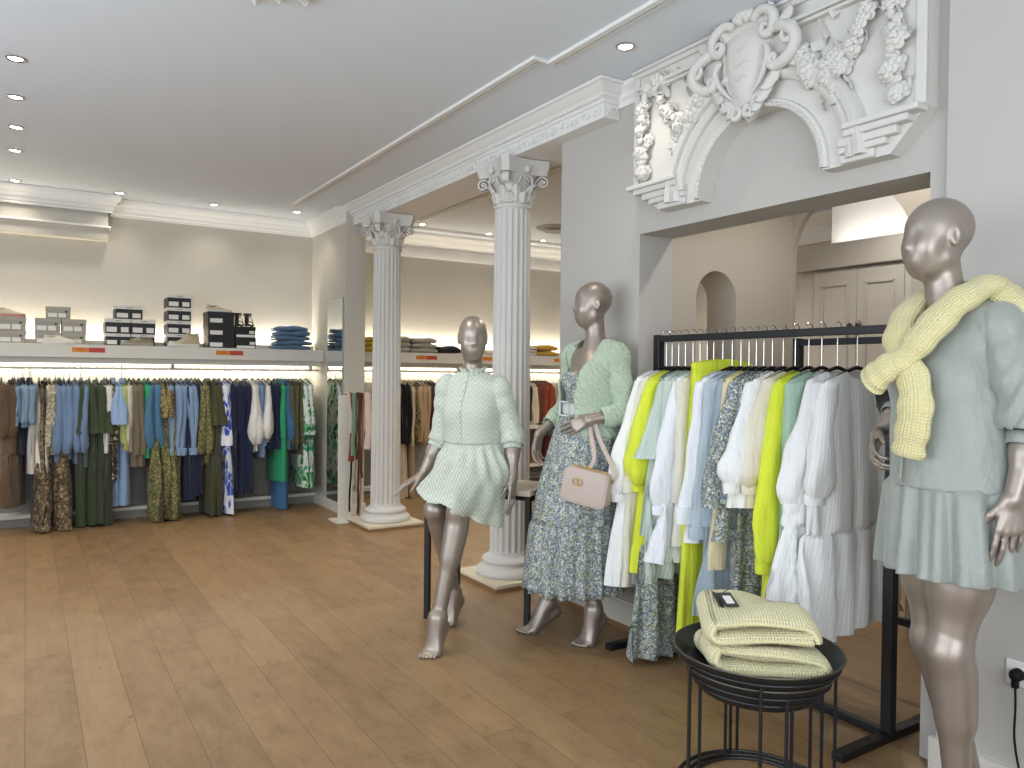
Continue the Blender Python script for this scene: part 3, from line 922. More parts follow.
# cartouche
m = MB(); rings = []
def shield(s, o):
    pts = [(0.0, 0.15), (0.07, 0.145), (0.10, 0.13), (0.105, 0.06), (0.098, -0.02), (0.075, -0.09), (0.035, -0.15), (0, -0.175)]
    pts = pts + [(-a, b) for a, b in reversed(pts[1:-1])]
    return [RP(2.20 + a * s, 2.66 + b * s, o) for a, b in pts]
def wing(s, o):
    pts = [(0, 0.19), (0.06, 0.185), (0.13, 0.165), (0.17, 0.125), (0.225, 0.085), (0.25, 0.03), (0.225, -0.03), (0.17, -0.075), (0.11, -0.11), (0.06, -0.17), (0.02, -0.205), (0, -0.21)]
    pts = pts + [(-a, b) for a, b in reversed(pts[1:-1])]
    return [RP(2.20 + a * s, 2.66 + b * s, o) for a, b in pts]
m.loft([wing(1.0, 0), wing(1.0, 0.03), wing(0.95, 0.042), wing(0.8, 0.03), wing(0.6, 0.03), wing(0.2, 0.03)], True, False, True)
m.loft([shield(1.35, 0), shield(1.35, 0.02), shield(1.22, 0.045), shield(1.05, 0.05), shield(1.0, 0.04), shield(0.9, 0.052), shield(0.6, 0.066), shield(0.2, 0.07)], True, False, True)
for k, (zz, w) in enumerate(((2.72, 0.03), (2.66, 0.05), (2.60, 0.035))):
    m.tube([RP(2.20 - w, zz - 0.006, 0.064), RP(2.20 - w * 0.3, zz + 0.008, 0.072), RP(2.20 + w * 0.3, zz - 0.008, 0.072), RP(2.20 + w, zz + 0.006, 0.064)], [0.003, 0.007, 0.007, 0.003], 6)
cart = m.build('cartouche', MATS['plaster'], rel, True, angle=50)
def spiral(c, r0, a0, turns, n=16, o0=0.05, shrink=0.75):
    return [RP(c[0] + r0 * (1 - shrink * i / n) * cos(a0 + turns * 2 * pi * i / n), c[1] + r0 * (1 - shrink * i / n) * sin(a0 + turns * 2 * pi * i / n), o0 + 0.015 * i / n) for i in range(n + 1)]
def scrollpart(pts, r0, r1, k=3):
    P = catmull(pts, k); nn = len(P)
    m = MB(); m.tube(P, [r0 * (0.55 + 0.45 * sin(pi * min(1, 0.15 + i / nn))) * (1 - (1 - r1) * i / nn) for i in range(nn)], 8)
    m.build('scroll', MATS['plaster'], cart, True, angle=70)
for sd in (1, -1):
    scrollpart([RP(2.20 + sd * 0.05, 2.83, 0.05), RP(2.20 + sd * 0.10, 2.85, 0.06), RP(2.20 + sd * 0.16, 2.81, 0.065), RP(2.20 + sd * 0.155, 2.75, 0.06)] + spiral((2.20 + sd * 0.125, 2.765), 0.03, -0.6 if sd > 0 else pi + 0.6, -0.9 * sd, 8, 0.06), 0.026, 0.5)
    scrollpart([RP(2.20 + sd * 0.15, 2.76, 0.05), RP(2.20 + sd * 0.21, 2.74, 0.07)] + [RP(2.20 + sd * 0.265, 2.70, 0.075), RP(2.20 + sd * 0.265, 2.65, 0.065), RP(2.20 + sd * 0.22, 2.61, 0.06), RP(2.20 + sd * 0.165, 2.60, 0.055)] + spiral((2.20 + sd * 0.165, 2.625), 0.025, -pi / 2, 0.9 * -sd, 8, 0.06), 0.03, 0.5)
    scrollpart([RP(2.20 + sd * 0.245, 2.735, 0.06)] + spiral((2.20 + sd * 0.235, 2.70), 0.04, pi / 2 if sd > 0 else pi / 2, 1.2 * -sd, 12, 0.07), 0.018, 0.5)
    scrollpart([RP(2.20 + sd * 0.12, 2.70, 0.06), RP(2.20 + sd * 0.14, 2.66, 0.07), RP(2.20 + sd * 0.125, 2.61, 0.068), RP(2.20 + sd * 0.09, 2.56, 0.06), RP(2.20 + sd * 0.05, 2.52, 0.06)], 0.016, 0.6)
    scrollpart(spiral((2.20 + sd * 0.035, 2.455), 0.028, pi / 2, 1.1 * sd, 10, 0.05), 0.016, 0.6)
for sd in (1, -1):
    for (y0, z0, ang, L, W) in ((0.17, 2.60, -2.2, 0.12, 0.035), (0.13, 2.565, -2.0, 0.12, 0.035), (0.09, 2.53, -1.85, 0.11, 0.03), (0.05, 2.50, -1.7, 0.09, 0.025), (0.10, 2.80, 0.9, 0.09, 0.03), (0.17, 2.77, 0.5, 0.10, 0.032)):
        dy, dz = cos(ang) * sd, sin(ang); m = MB()
        leaf_strip(m, lambda a, b, o, y0=y0, z0=z0, dy=dy, dz=dz: RP(2.20 + sd * y0 + dy * b - dz * a, z0 + dz * b + dy * a, 0.045 + o), L, W, 8, 3, 0.6, 0.012)
        m.build('acanthus_leaf', MATS['plaster'], cart, True, angle=60, solid=0.008)
m = MB()
for i in range(5):
    a = pi / 2 + (i - 2) * 0.5
    m.ell(RP(2.20 + 0.035 * cos(a), 2.835 + 0.03 * sin(a), 0.055), (0.025, 0.02, 0.032), 8, 6, Matrix.Rotation(a - pi / 2, 3, 'X'))
m.build('shell_crest', MATS['plaster'], cart, True, angle=70)
# flowers, leaves, ribbons
def flower_mesh(seed, r):
    rnd = random.Random(seed); m = MB()
    m.ell((-0.2 * r, 0, 0), (0.55 * r, 0.75 * r, 0.75 * r), 10, 6)
    for lay, (n, rr_, o, pr) in enumerate(((6, 0.72, 0.25, 0.48), (5, 0.48, 0.55, 0.40), (3, 0.2, 0.8, 0.28))):
        for i in range(n):
            a = 2 * pi * (i + 0.4 * lay) / n + rnd.uniform(-0.2, 0.2)
            Mx = Matrix.Rotation(a, 3, 'X') @ Matrix.Rotation(0.5 - 0.2 * lay, 3, 'Y')
            m.ell((-o * r, rr_ * r * cos(a) * 0 + rr_ * r * -sin(a), rr_ * r * cos(a)), (0.16 * r, pr * r * 0.95, pr * r), 8, 6, Mx)
    return m
FL = []
def relief_copy(kind, y, z, o, r, rot):
    pass
FMESH = {}
def place(kind, y, z, o, s, rot, rnd):
    key = (kind, rnd.randint(0, 2))
    if key not in FMESH:
        if kind == 'flower': mm = flower_mesh(key[1], 1.0)
        elif kind == 'bud':
            mm = MB(); mm.ell((-0.3, 0, 0), (0.5, 0.5, 0.7), 8, 6)
            for a in range(4): mm.ell((-0.45, 0.34 * cos(a * 1.57), 0.34 * sin(a * 1.57)), (0.3, 0.26, 0.42), 8, 5, Matrix.Rotation(a * 1.57, 3, 'X'))
        else:
            mm = MB()
            leaf_strip(mm, lambda a, b, o: V((-o * 8 - 0.15 + 0.25 * abs(a), a, b)), 1.6, 0.55, 8, 3, 0.3, 0.02)
        ob = mm.build(kind, MATS['plaster'], rel, angle=70, solid=0.08 if kind == 'leaf' else 0)
        FMESH[key] = ob; c = ob
    else:
        c = FMESH[key].copy(); COL.objects.link(c); c.parent = rel; KIDS[rel.name].append(c)
    c.location = (XF - o - XR, y - 2.19, z - 2.14); c.rotation_euler = (rot, rnd.uniform(-0.3, 0.3), rnd.uniform(-0.4, 0.4)); c.scale = (s, s, s)
rnd = random.Random(12)
def garland(path, n, wmid, rmin=0.02, rmax=0.04, leafy=0.5):
    P = catmull(path, 12); N = len(P)
    for i in range(n):
        t = (i + 0.5) / n; p = P[min(N - 1, int(t * N))]
        w = wmid * (0.35 + 0.65 * sin(pi * t))
        y, z = p[0] + rnd.uniform(-w, w), p[1] + rnd.uniform(-w, w)
        kind = 'flower' if rnd.random() < 0.6 else 'bud'
        place(kind, y, z, 0.012 + rnd.uniform(0, 0.03), rnd.uniform(rmin, rmax) * (1 if kind == 'flower' else 0.75), rnd.uniform(0, 6.28), rnd)
        if rnd.random() < leafy: place('leaf', y + rnd.uniform(-w, w), z + rnd.uniform(-w, w), 0.006, rnd.uniform(0.024, 0.04), rnd.uniform(0, 6.28), rnd)
g2 = lambda L: [(a, b, 0) for a, b in L]
for S_ in (1, -1):
    mir = lambda L: g2([(2.19 + S_ * a, b) for a, b in L])
    garland(mir([(0.53, 2.70), (0.47, 2.58), (0.40, 2.51), (0.32, 2.53), (0.25, 2.60)]), 26, 0.042, 0.024, 0.044)          # swag
    garland(mir([(0.40, 2.53), (0.41, 2.46), (0.415, 2.41)]), 7, 0.022, 0.022, 0.036)                            # hanging tuft
    garland(mir([(0.63, 2.72), (0.645, 2.62), (0.64, 2.52), (0.645, 2.42), (0.65, 2.34)]), 20, 0.022, 0.022, 0.042, 0.4)   # side drop
    garland(mir([(0.52, 2.76), (0.57, 2.74), (0.63, 2.74)]), 8, 0.024, 0.026, 0.042)
    for pts, wv in (((0.53, 2.74, 0.44, 2.78, 0.38, 2.72), 0.02), ((0.33, 2.72, 0.36, 2.66, 0.30, 2.62), 0.02), ((0.44, 2.47, 0.47, 2.43, 0.45, 2.38), 0.015), ((0.36, 2.45, 0.34, 2.41, 0.36, 2.37), 0.015)):
        P = catmull(mir([(pts[0], pts[1]), (pts[2], pts[3]), (pts[4], pts[5])]), 10)
        m = MB()
        m.loft([[RP(p[0] + a * wv * 0.4, p[1] + a * wv, 0.012 + 0.014 * sin(i * 0.75) + b) for a, b in ((-1, -0.002), (-1, 0.002), (0, 0.005), (1, 0.002), (1, -0.002))] for i, p in enumerate(P)], True, True, True)
        m.build('ribbon', MATS['plaster'], rel, True, angle=60)

# ================================================================== ceiling rose and air vent
ro = thing('ceiling_rose', 'white plaster ceiling rose with leafy edge near the window side', 'ceiling rose', (0.69, 2.83, ZC), kind='thing')
MB().lathe([(0.01, -0.02), (0.06, -0.035), (0.10, -0.02), (0.20, -0.012), (0.24, -0.025), (0.28, -0.012), (0.33, -0.008), (0.34, 0.0)], 64, cap=False).build('disc', MATS['plaster'], ro)
for i in range(24):
    th = 2 * pi * i / 24; m = MB()
    r0 = 0.30
    leaf_strip(m, lambda a, b, o: ((r0 + b) * cos(th) - a * sin(th), (r0 + b) * sin(th) + a * cos(th), -0.008 - o * 0.6), 0.12 if i % 2 else 0.09, 0.034, 6, 2, 0.7, 0.008)
    m.build('leaf', MATS['plaster'], ro, angle=60, solid=0.006)
ve = thing('air_vent', 'round grey air vent in the ceiling of the rear room', 'vent', (4.68, 6.5, ZC), kind='thing')
plain('vent_grey', '#9b9a97', 0.5)
MB().lathe([(0.05, -0.03), (0.12, -0.028), (0.19, -0.012), (0.20, -0.004), (0.20, 0)], 40).build('outer_ring', MATS['vent_grey'], ve)
MB().lathe([(0.02, -0.05), (0.10, -0.048), (0.125, -0.034), (0.10, -0.03)], 40).build('inner_cone', MATS['vent_grey'], ve)

# ================================================================== shelves, rails, mirror
def shelf(x0, x1, label, lab2):
    s = thing('wall_shelf', label, 'shelf', ((x0 + x1) / 2, 7.55, 1.4), kind='thing')
    MB().bx(x0, x1, 7.36, 7.66, 1.515, 1.545).build('board', MATS['shelf_white'], s, True, smooth=False, bevel=0.002)
    MB().bx(x0, x1, 7.35, 7.36, 1.435, 1.545).build('fascia', MATS['shelf_white'], s, True, smooth=False, bevel=0.002)
    MB().bx(x0, x1, 7.46, 7.475, 1.385, 1.51).build('light_baffle', MATS['shelf_white'], s, True, smooth=False)
    MB().bx(x0, x1, 7.69, 7.72, 1.385, 1.40).build('light_strip', MATS['led_glow'], s, True, smooth=False)
    MB().bx(x0, x1, 7.672, 7.70, 1.545, 1.56).build('light_strip', MATS['led_glow'], s, True, smooth=False)
    MB().bx(x0, x1, 7.655, 7.672, 1.50, 1.59).build('light_trough', MATS['shelf_white'], s, True, smooth=False)
    r = thing('clothes_rail', lab2, 'clothes rail', ((x0 + x1) / 2, 7.50, 1.345), kind='thing')
    MB().tube([(x0, 7.50, 1.345), (x1, 7.50, 1.345)], 0.010, 12).build('rail', MATS['shelf_white'], r, True)
    k = 3 if x1 < 3 else 4
    for i in range(k):
        x = x0 + (x1 - x0) * (i + 0.5) / k
        if x1 < 3: x = (-1.4, 1.13, 2.40)[i]
        MB().bx(x - 0.012, x + 0.012, 7.47, 7.52, 1.34, 1.44).bx(x - 0.012, x + 0.012, 7.475, 7.74, 1.41, 1.44).build('bracket', MATS['vent_grey'], r, True, smooth=False)
    return s, r
shelf(-2.55, 2.49, 'long white wall shelf carrying shoeboxes, shoes and folded jeans', 'metal clothes rail under the shoebox shelf')
shelf(2.70, 6.38, 'long white wall shelf of the rear room carrying folded knitwear', 'metal clothes rail under the knitwear shelf of the rear room')
mi = thing('mirror', 'tall frameless mirror fixed on the side of the partition by the palm print dress', 'mirror', (2.5, 7.03, 0.08), kind='thing')
t = NT('mirror_glass').base('#dfe4e2').set(0.03, 1.0); MATS['mirror_glass'] = t.m
MB().bx(2.4865, 2.488, 6.82, 7.23, 0.10, 2.03).build('glass', MATS['mirror_glass'], mi, True, smooth=False)
MB().bx(2.488, 2.4995, 6.815, 7.235, 0.095, 2.035).build('backing', MATS['vent_grey'], mi, True, smooth=False)

# belt stand between mirror and column
bs = thing('belt_stand', 'narrow white belt stand with scarves and belts between mirror and column', 'stand', (2.50, 6.52, 0), kind='thing')
MB().bx(2.34, 2.47, 6.49, 6.51, 0.0, 1.13).bx(2.30, 2.62, 6.40, 6.64, 0.0, 0.015).build('upright_board', MATS['shelf_white'], bs, True, smooth=False, bevel=0.003)
MB().tube([(2.36, 6.50, 1.125), (2.40, 6.5, 1.135), (2.62, 6.47, 1.135), (2.625, 6.47, 1.12)], 0.007, 8).build('arm', MATS['chrome'], bs, True)
bcol = [('white', '#ddd8ce'), ('rust', '#7d3f28'), ('sage green', '#7d9d86'), ('black', '#1c1b1d'), ('rust brown', '#6a3a2a'), ('dark brown', '#3b2a22'), ('tan', '#a57f5d'), ('pale pink', '#d9c5bb')]
rnd = random.Random(4)
for i, (nm, c) in enumerate(bcol):
    x = 2.42 + 0.024 * i; w = 0.011 if nm in ('black', 'tan', 'dark brown') else 0.028
    Lb = (0.35, 0.6, 0.55, 1.05, 0.75, 1.08, 1.10, 0.5)[i]
    o = thing('belt' if w < 0.02 else 'scarf', f"{nm} {'leather belt' if w < 0.02 else 'scarf'} hanging from the stand between mirror and column", 'belt' if w < 0.02 else 'scarf', (x, 6.48, 1.14), group='belts and scarves on the stand')
    for sd, LL in ((-1, Lb), (1, Lb * 0.8)):
        P = []
        for k in range(14):
            t_ = k / 13
            P.append(V((x + rnd.uniform(-0.003, 0.003) + 0.02 * sin(t_ * 3 + i) * t_ - 0.06 * t_ * (w < 0.02), 6.478 + sd * (0.012 + 0.03 * t_ + (0.02 if w > 0.02 else 0.0)), max(0.012 + 0.004 * i, 1.145 - LL * t_))))
        m = MB()
        if sd == -1: pass
        m.tube([V((x, 6.478, 1.148))] + P, [w * (0.5 if k == 0 else 1) for k in range(15)], 8, flat=0.3 if w > 0.02 else 0.22, up=(0, 1, 0))
        m.build('strap_half' if w < 0.02 else 'scarf_half', cloth('belt_' + nm.replace(' ', '_'), c), o, True)
    if w < 0.02:
        m = MB(); pe = P[-1]
        m.tube([pe + V((0.016 * cos(a), -0.004, 0.02 * sin(a) + 0.012)) for a in [2 * pi * k / 14 for k in range(14)]], 0.0028, 6, closed=True)
        m.build('buckle', MATS['chrome'], o, True)

# ================================================================== mannequins
t = NT('mannequin_skin')
co_ = t.coord()
t.base(t.mix(t.noise(co_, 6, 2), '#9b9087', '#a59a8f')).set(0.38, 0.6, 0.5)
t.bump(t.noise(co_, 400, 1), 0.03, 0.001)
MATS['skin'] = t.m
plain('button_pearl', '#dfe6df', 0.3)
plain('gold', '#c9a055', 0.28, 1.0)

def chevron(key, c, c2, period=0.022, zig=0.032):
    t = NT(key)
    co = t.coord()
    sx = t.n('ShaderNodeSeparateXYZ'); t.l(co, sx.inputs[0])
    x = t.math('ADD', sx.outputs[0], t.math('MULTIPLY', sx.outputs[1], 0.5))
    saw = t.math('PINGPONG', x, zig)
    h = t.math('ADD', sx.outputs[2], t.math('MULTIPLY', saw, 1.8))
    h = t.math('ADD', h, t.math('MULTIPLY', t.noise(co, 6, 2), 0.010))
    s = t.math('SINE', t.math('MULTIPLY', h, 2 * pi / period))
    k = t.ramp(s, [(0.35, (0, 0, 0, 1)), (0.65, (1, 1, 1, 1))])
    t.base(t.mix(k, c2, c)).set(0.75, spec=0.25, sheen=0.2)
    t.bump(k, 0.35, 0.003)
    t.bump(t.noise(co, 30, 3), 0.25, 0.01)
    MATS[key] = t.m
chevron('mint_chevron', '#d8ddd0', '#b3bdb0', 0.027, 0.042)
printed('floral_blue', '#545b66', ['#c9ccc4', '#8c98a0', '#bcc090', '#667282', '#a9b1ae', '#d5d6ce', '#7c8676', '#98a2ac'], 125, warp=0.9)
t = NT('fuzzy_mint'); co_ = t.coord()
n1 = t.noise(t.coord(scale=(1, 1, 1)), 90, 4, 0.7); w1 = t.wave(co_, 14, 5, 3, 2, 'DIAGONAL')
t.base(t.mix(n1, '#a6b8a0', '#c2d0ba')).set(0.95, spec=0.1, sheen=0.5)
t.bump(w1, 0.5, 0.012); t.bump(n1, 0.6, 0.008); MATS['fuzzy_mint'] = t.m
t = NT('satin_sage'); co_ = t.coord()
t.base(t.mix(t.noise(co_, 4, 2), '#8d938d', '#959b95')).set(0.42, spec=0.5, sheen=0.25)
t.bump(t.noise(t.coord(scale=(7, 7, 4)), 2.0, 3, 0.55), 0.35, 0.03); MATS['satin_sage'] = t.m
knit('knit_yellow', '#e6deb0', '#d0c68c', 105, 130, 0.6)
plain('belt_pale', '#c9d0cf', 0.35)

def locals_of(th, pts):
    inv = WM[th.name].inverted()
    return {k: A(inv @ V(v)) for k, v in pts.items()}

def arm_sdf(S, sh, el, end, r0, r1, r2, puff=None, k=0.03):
    S.rc(sh, el, r0, r1, k)
    S.rc(el, end, r1, r2, k)
    if puff: S.rc(*puff, k)

def shell(name, S, h, mat, parent, keepf, solid=0.004, noise_amp=0.0, noise_f=20, seed=0, split=None, noise_fn=None):
    v, Q = S.mesh(h, 2)
    n = normals(v, Q)
    if noise_amp: v = v + n * (noise_amp * wob(v, noise_f, seed))[:, None]
    if noise_fn is not None: v = v + n * noise_fn(v)[:, None]
    c = v[Q].mean(1)
    cn = n[Q].mean(1)
    out = []
    if split is None: return [np_build(name, v, Q, MATS[mat], parent, keepf(c, cn), solid)]
    for nm, sel, par in split:
        par = out[par] if isinstance(par, int) else par
        out.append(np_build(nm, v, Q, MATS[mat], par, keepf(c, cn) & sel(c), solid))
    return out

def skirt(name, mat, parent, rings, n=120, folds=14, amp=None, seed=0, solid=0.004, label=None):
    """rings: (cx, cy, z, a, b, amplitude); pleats wander a little on the way down"""
    rnd = random.Random(seed); ph = [rnd.random() * 6.28 for _ in range(6)]
    m = MB(); R = []
    tab = []
    for i in range(len(rings) - 1):
        k = 5
        for j in range(k): tab.append([lerp(rings[i][q], rings[i + 1][q], j / k) for q in range(6)])
    tab.append(list(rings[-1]))
    for i, (cx, cy, z, a, b, am) in enumerate(tab):
        s = i / (len(tab) - 1); ring = []
        for j in range(n):
            th = 2 * pi * j / n
            f = sin(folds * th + ph[0] + 0.8 * sin(2 * th + ph[1]) + 0.5 * s) * 0.6 + sin((folds * 1.7) * 1.0 * th // 1 * 0 + round(folds * 1.7) * th + ph[2] + 1.2 * sin(3 * th + ph[3])) * 0.4
            f += 0.5 * sin(3 * th + ph[4] + s)
            r = 1.0
            ring.append((cx + (a + am * f) * cos(th), cy + (b + am * f) * sin(th), z + am * 0.25 * sin(2 * th + ph[5])))
        R.append(ring)
    m.loft(R, True)
    return m.build(name, MATS[mat], parent, angle=180, solid=solid, label=label)

def sleeve_shell(J, sd, mat, parent, prof, end, h, seed, amp, k=0.02, name='sleeve', extra=None, solid=0.003):
    """sleeve along shoulder -> elbow -> part of the forearm; prof: (t, radius), t 0..1 upper arm, 1..2 forearm"""
    sh, el, wr = A(J['sh' + sd]), A(J['el' + sd]), A(J['wr' + sd])
    P = lambda t: lerp(sh, el, t) if t <= 1 else lerp(el, wr, t - 1)
    S = SDF()
    for (t0, r0), (t1, r1) in zip(prof[:-1], prof[1:]): S.rc(P(t0), P(t1), r0, r1, k)
    d = unit(wr - el)
    cut = (end) * np.linalg.norm(wr - el) if end < 1.0 else end
    te = prof[-1][0] - 1
    def keep(c, n): return ((c - el) @ d < te * np.linalg.norm(wr - el)) | (np.linalg.norm(c - el, axis=1) > 0.22)
    ax = unit(el - sh)
    def fold(v):
        u = (v - sh) @ ax
        return amp * (wob(v, 24, seed) + 0.7 * np.sin(u * 70 + 3 * np.sin(v[:, 0] * 30 + v[:, 1] * 25)) * np.clip(u * 5, 0, 1))
    return shell(name, S, h, mat, parent, keep, solid, noise_fn=extra or fold)[0]
def cuff_ring(J, sd, mat, parent, t0, t1, r):
    e, w = A(J['el' + sd]), A(J['wr' + sd]); a = lerp(e, w, t0); b = lerp(e, w, t1)
    m = MB(); m.tube([a, lerp(a, b, .1), lerp(a, b, .5), lerp(a, b, .9), b], [r * 1.0, r * 1.06, r * 1.02, r, r * 0.96], 28, cap=False)
    return m.build('cuff', MATS[mat], parent, angle=180, solid=0.003)

# ---- 1: standing by the pier, floral dress and fuzzy cardigan -------------
fl = thing('mannequin', 'standing mannequin in fuzzy mint cardigan over long floral dress with pale belt', 'mannequin', (2.42, 3.12, 0), -90, kind='thing')
J2 = dict(pelvis=(0.035, 0.02, 0.985), chest=(0.03, 0.05, 1.30), neck=(0.03, 0.075, 1.475), head=(0.015, 0.06, 1.712), look=(-0.38, -0.93, -0.03), front=(0, -1, 0),
          shL=(0.178, 0.09, 1.432), shR=(-0.135, 0.06, 1.435), elL=(0.245, 0.09, 1.15), wrL=(0.185, -0.085, 1.12), elR=(-0.20, 0.07, 1.16), wrR=(-0.185, -0.125, 1.03),
          handL=((-0.80, -0.50, -0.42), (-0.45, 0.80, -0.2), (0, -0.2, 1), (0.2, 0.25, 0.3, 0.35)),
          handR=((0.1, -0.30, -0.95), (0.8, 0.3, 0), (0.2, -0.95, 0), (0.35, 0.4, 0.45, 0.5)),
          hipL=(0.12, 0.02, 0.945), hipR=(-0.05, 0.02, 0.945), knL=(0.15, -0.05, 0.55), knR=(-0.09, -0.07, 0.55), anL=(0.165, -0.02, 0.165), anR=(-0.12, -0.10, 0.145),
          footL=((0.05, -1, 0), 0.085, 0.165), footR=((-0.1, -1, 0), 0.065, 0.145))
v, Q = mannequin_body(J2)
np_build('body', v, Q, MATS['skin'], fl)
# dress: fitted bodice, belt, two-tier skirt
S = SDF(); torso(S, J2, 0.010)
dress = shell('dress', S, 0.006, 'floral_blue', fl, lambda c, n: (c[:, 2] < 1.335 + 0.02 * np.cos(c[:, 0] * 20)) & (c[:, 2] > 1.12), 0.003)[0]
skirt('skirt', 'floral_blue', dress, [(0.035, 0.035, 1.16, 0.140, 0.113, 0.002), (0.032, 0.022, 1.05, 0.180, 0.158, 0.005), (0.03, 0.005, 0.93, 0.198, 0.178, 0.009), (0.025, -0.035, 0.75, 0.207, 0.19, 0.013), (0.03, -0.055, 0.60, 0.222, 0.21, 0.015)], folds=13, seed=3)
skirt('skirt_tier', 'floral_blue', dress, [(0.03, -0.055, 0.605, 0.216, 0.203, 0.008), (0.03, -0.057, 0.57, 0.235, 0.222, 0.016), (0.03, -0.062, 0.42, 0.250, 0.237, 0.02), (0.035, -0.065, 0.265, 0.262, 0.248, 0.024)], folds=19, seed=5)
m = MB(); m.loft([[(0.034 + (0.150 + o) * cos(2 * pi * j / 64), 0.035 + (0.125 + o) * sin(2 * pi * j / 64), z) for j in range(64)] for o, z in ((-0.004, 1.135), (0.006, 1.14), (0.008, 1.165), (0.006, 1.19), (-0.004, 1.195))], True)
belt = m.build('belt', MATS['belt_pale'], fl, angle=50, label='wide pale blue leather belt')
m = MB()
for x0, x1, z0, z1 in ((-0.045, -0.037, 1.128, 1.205), (0.032, 0.040, 1.128, 1.205), (-0.045, 0.04, 1.197, 1.205), (-0.045, 0.04, 1.128, 1.136)):
    m.bx(x0, x1, -0.104, -0.094, z0, z1)
m.build('buckle', MATS['belt_pale'], belt, smooth=False, bevel=0.002)
# cardigan
S = SDF(); torso(S, J2, 0.020)
S.rc((0.035, 0.03, 1.25), (0.04, 0.02, 1.00), 0.148, 0.160, 0.06)
def card_keep(c, n):
    neck = (c[:, 2] > 1.455 + (c[:, 1] - 0.02) * 0.25) & (np.abs(c[:, 0] - 0.03) < 0.085)
    z = c[:, 2]
    lo = -0.085 - 0.03 * np.clip((z - 1.2) * 6, 0, 1); hi = 0.098 + 0.008 * np.clip((z - 1.2) * 6, 0, 1) + 0.006 * np.sin(z * 40)
    opening = (c[:, 1] < 0.05) & (c[:, 0] > lo) & (c[:, 0] < hi) & (z < 1.5)
    return ~neck & ~opening & (z > 1.03)
rib = lambda v: 0.003 * wob(v, 28, 4) + 0.0022 * np.sin(v[:, 2] * 420 + 2 * np.sin(v[:, 0] * 40)) * np.sin(v[:, 0] * 260)
cg = shell('cardigan', S, 0.0055, 'fuzzy_mint', fl, card_keep, 0.010, noise_fn=rib)[0]
for sd in 'LR':
    sleeve_shell(J2, sd, 'fuzzy_mint', cg, [(-0.08, 0.054), (0.0, 0.058), (0.5, 0.055), (1.0, 0.054), (1.4, 0.047), (1.66, 0.040)], 0.7, 0.0055, 8, 0.003, extra=lambda v: 0.003 * wob(v, 28, 6) + 0.0022 * np.sin(v[:, 2] * 420 + 2 * np.sin(v[:, 0] * 40)) * np.sin(v[:, 0] * 260), solid=0.008)
for z in (1.22, 1.15, 1.08):
    MB().ell((0.112, -0.095, z), (0.009, 0.006, 0.009), 10, 6).build('button', MATS['button_pearl'], cg)

# ---- handbag hanging from the forearm --------------------------------------
bag = thing('handbag', 'blush leather camera handbag with gold emblem hanging from the cardigan mannequin\'s wrist', 'handbag', (2.285, 2.885, 0.80), -62, kind='thing')
bag.rotation_euler = (0, radians(9), radians(-62)); WM[bag.name] = Matrix.Translation((2.285, 2.885, 0.80)) @ Euler((0, radians(9), radians(-62))).to_matrix().to_4x4()
t = NT('blush_leather'); t.base(t.mix(t.noise(t.coord(), 260, 2), '#b7a69d', '#c4b4ab')).set(0.5, spec=0.4); t.bump(t.noise(t.coord(), 420, 2), 0.25, 0.001); MATS['blush_leather'] = t.m
m = MB(); rings = []
def rr(w, h, r, n=8):
    pts = []
    for cx, cz, a0 in ((w - r, h - r, 0), (-w + r, h - r, pi / 2), (-w + r, -h + r, pi), (w - r, -h + r, 1.5 * pi)):
        for i in range(n): a = a0 + (pi / 2) * i / (n - 1); pts.append((cx + r * cos(a), cz + r * sin(a)))
    return pts
for yy, g in ((-0.040, 0.86), (-0.0385, 0.93), (-0.034, 0.98), (-0.02, 1.0), (0.02, 1.0), (0.034, 0.98), (0.0385, 0.93), (0.040, 0.86)):
    rings.append([(x * g + 0.0, yy * 1.05, z * g) for x, z in rr(0.118, 0.085, 0.035)])
m.loft(rings, True, True, True)
bg_ = m.build('bag_body', MATS['blush_leather'], bag, angle=50)
m = MB()
for yy in (-0.036, 0.036): m.tube([(x * 0.975, yy, z * 0.975) for x, z in rr(0.118, 0.085, 0.035)], 0.0035, 6, closed=True)
m.build('piping', MATS['blush_leather'], bg_)
m = MB(); m.tube([(-0.085, 0, 0.0865), (0.085, 0, 0.0865)], 0.004, 6); m.box((0.08, -0.004, 0.088), (0.022, 0.006, 0.008))
m.build('zip', MATS['gold'], bg_)
m = MB()
for dx in (-0.011, 0.011): m.tube([(dx - 0.035 + 0.014 * cos(2 * pi * i / 20), -0.0445, 0.022 + 0.014 * sin(2 * pi * i / 20)) for i in range(20)], 0.0024, 6, closed=True)
m.box((-0.035, -0.044, 0.022), (0.006, 0.004, 0.030)); m.box((-0.035, -0.044, 0.006), (0.04, 0.003, 0.004))
m.build('emblem', MATS['gold'], bg_)
m = MB()
inv = WM[bag.name].inverted()
top = inv @ (WM[fl.name] @ V((0.172, -0.062, 1.150)))
m.tube([(0.121, 0, 0.042), (0.126, 0, 0.055), (0.121, 0, 0.067)], 0.004, 6); m.build('ring', MATS['gold'], bag)
m = MB(); m.tube([(-0.012, 0, 0.088), (0.0, 0, 0.096), (0.012, 0, 0.088)], 0.004, 6); m.build('ring', MATS['gold'], bag)
P = catmull([(0.0, 0, 0.092), (0.012, 0.0, 0.15), lerp(V((0.0, 0, 0.09)), top, 0.6), top + V((-0.012, 0, -0.02)), top + V((0, 0, 0.006)), top + V((0.014, 0, -0.02)), lerp(V((0.122, 0, 0.06)), top, 0.6), (0.120, 0.0, 0.11), (0.122, 0, 0.06)], 6)
m = MB(); m.tube(P, 0.011, 8, flat=0.22, up=(0, 1, 0)); m.build('strap', MATS['blush_leather'], bag)

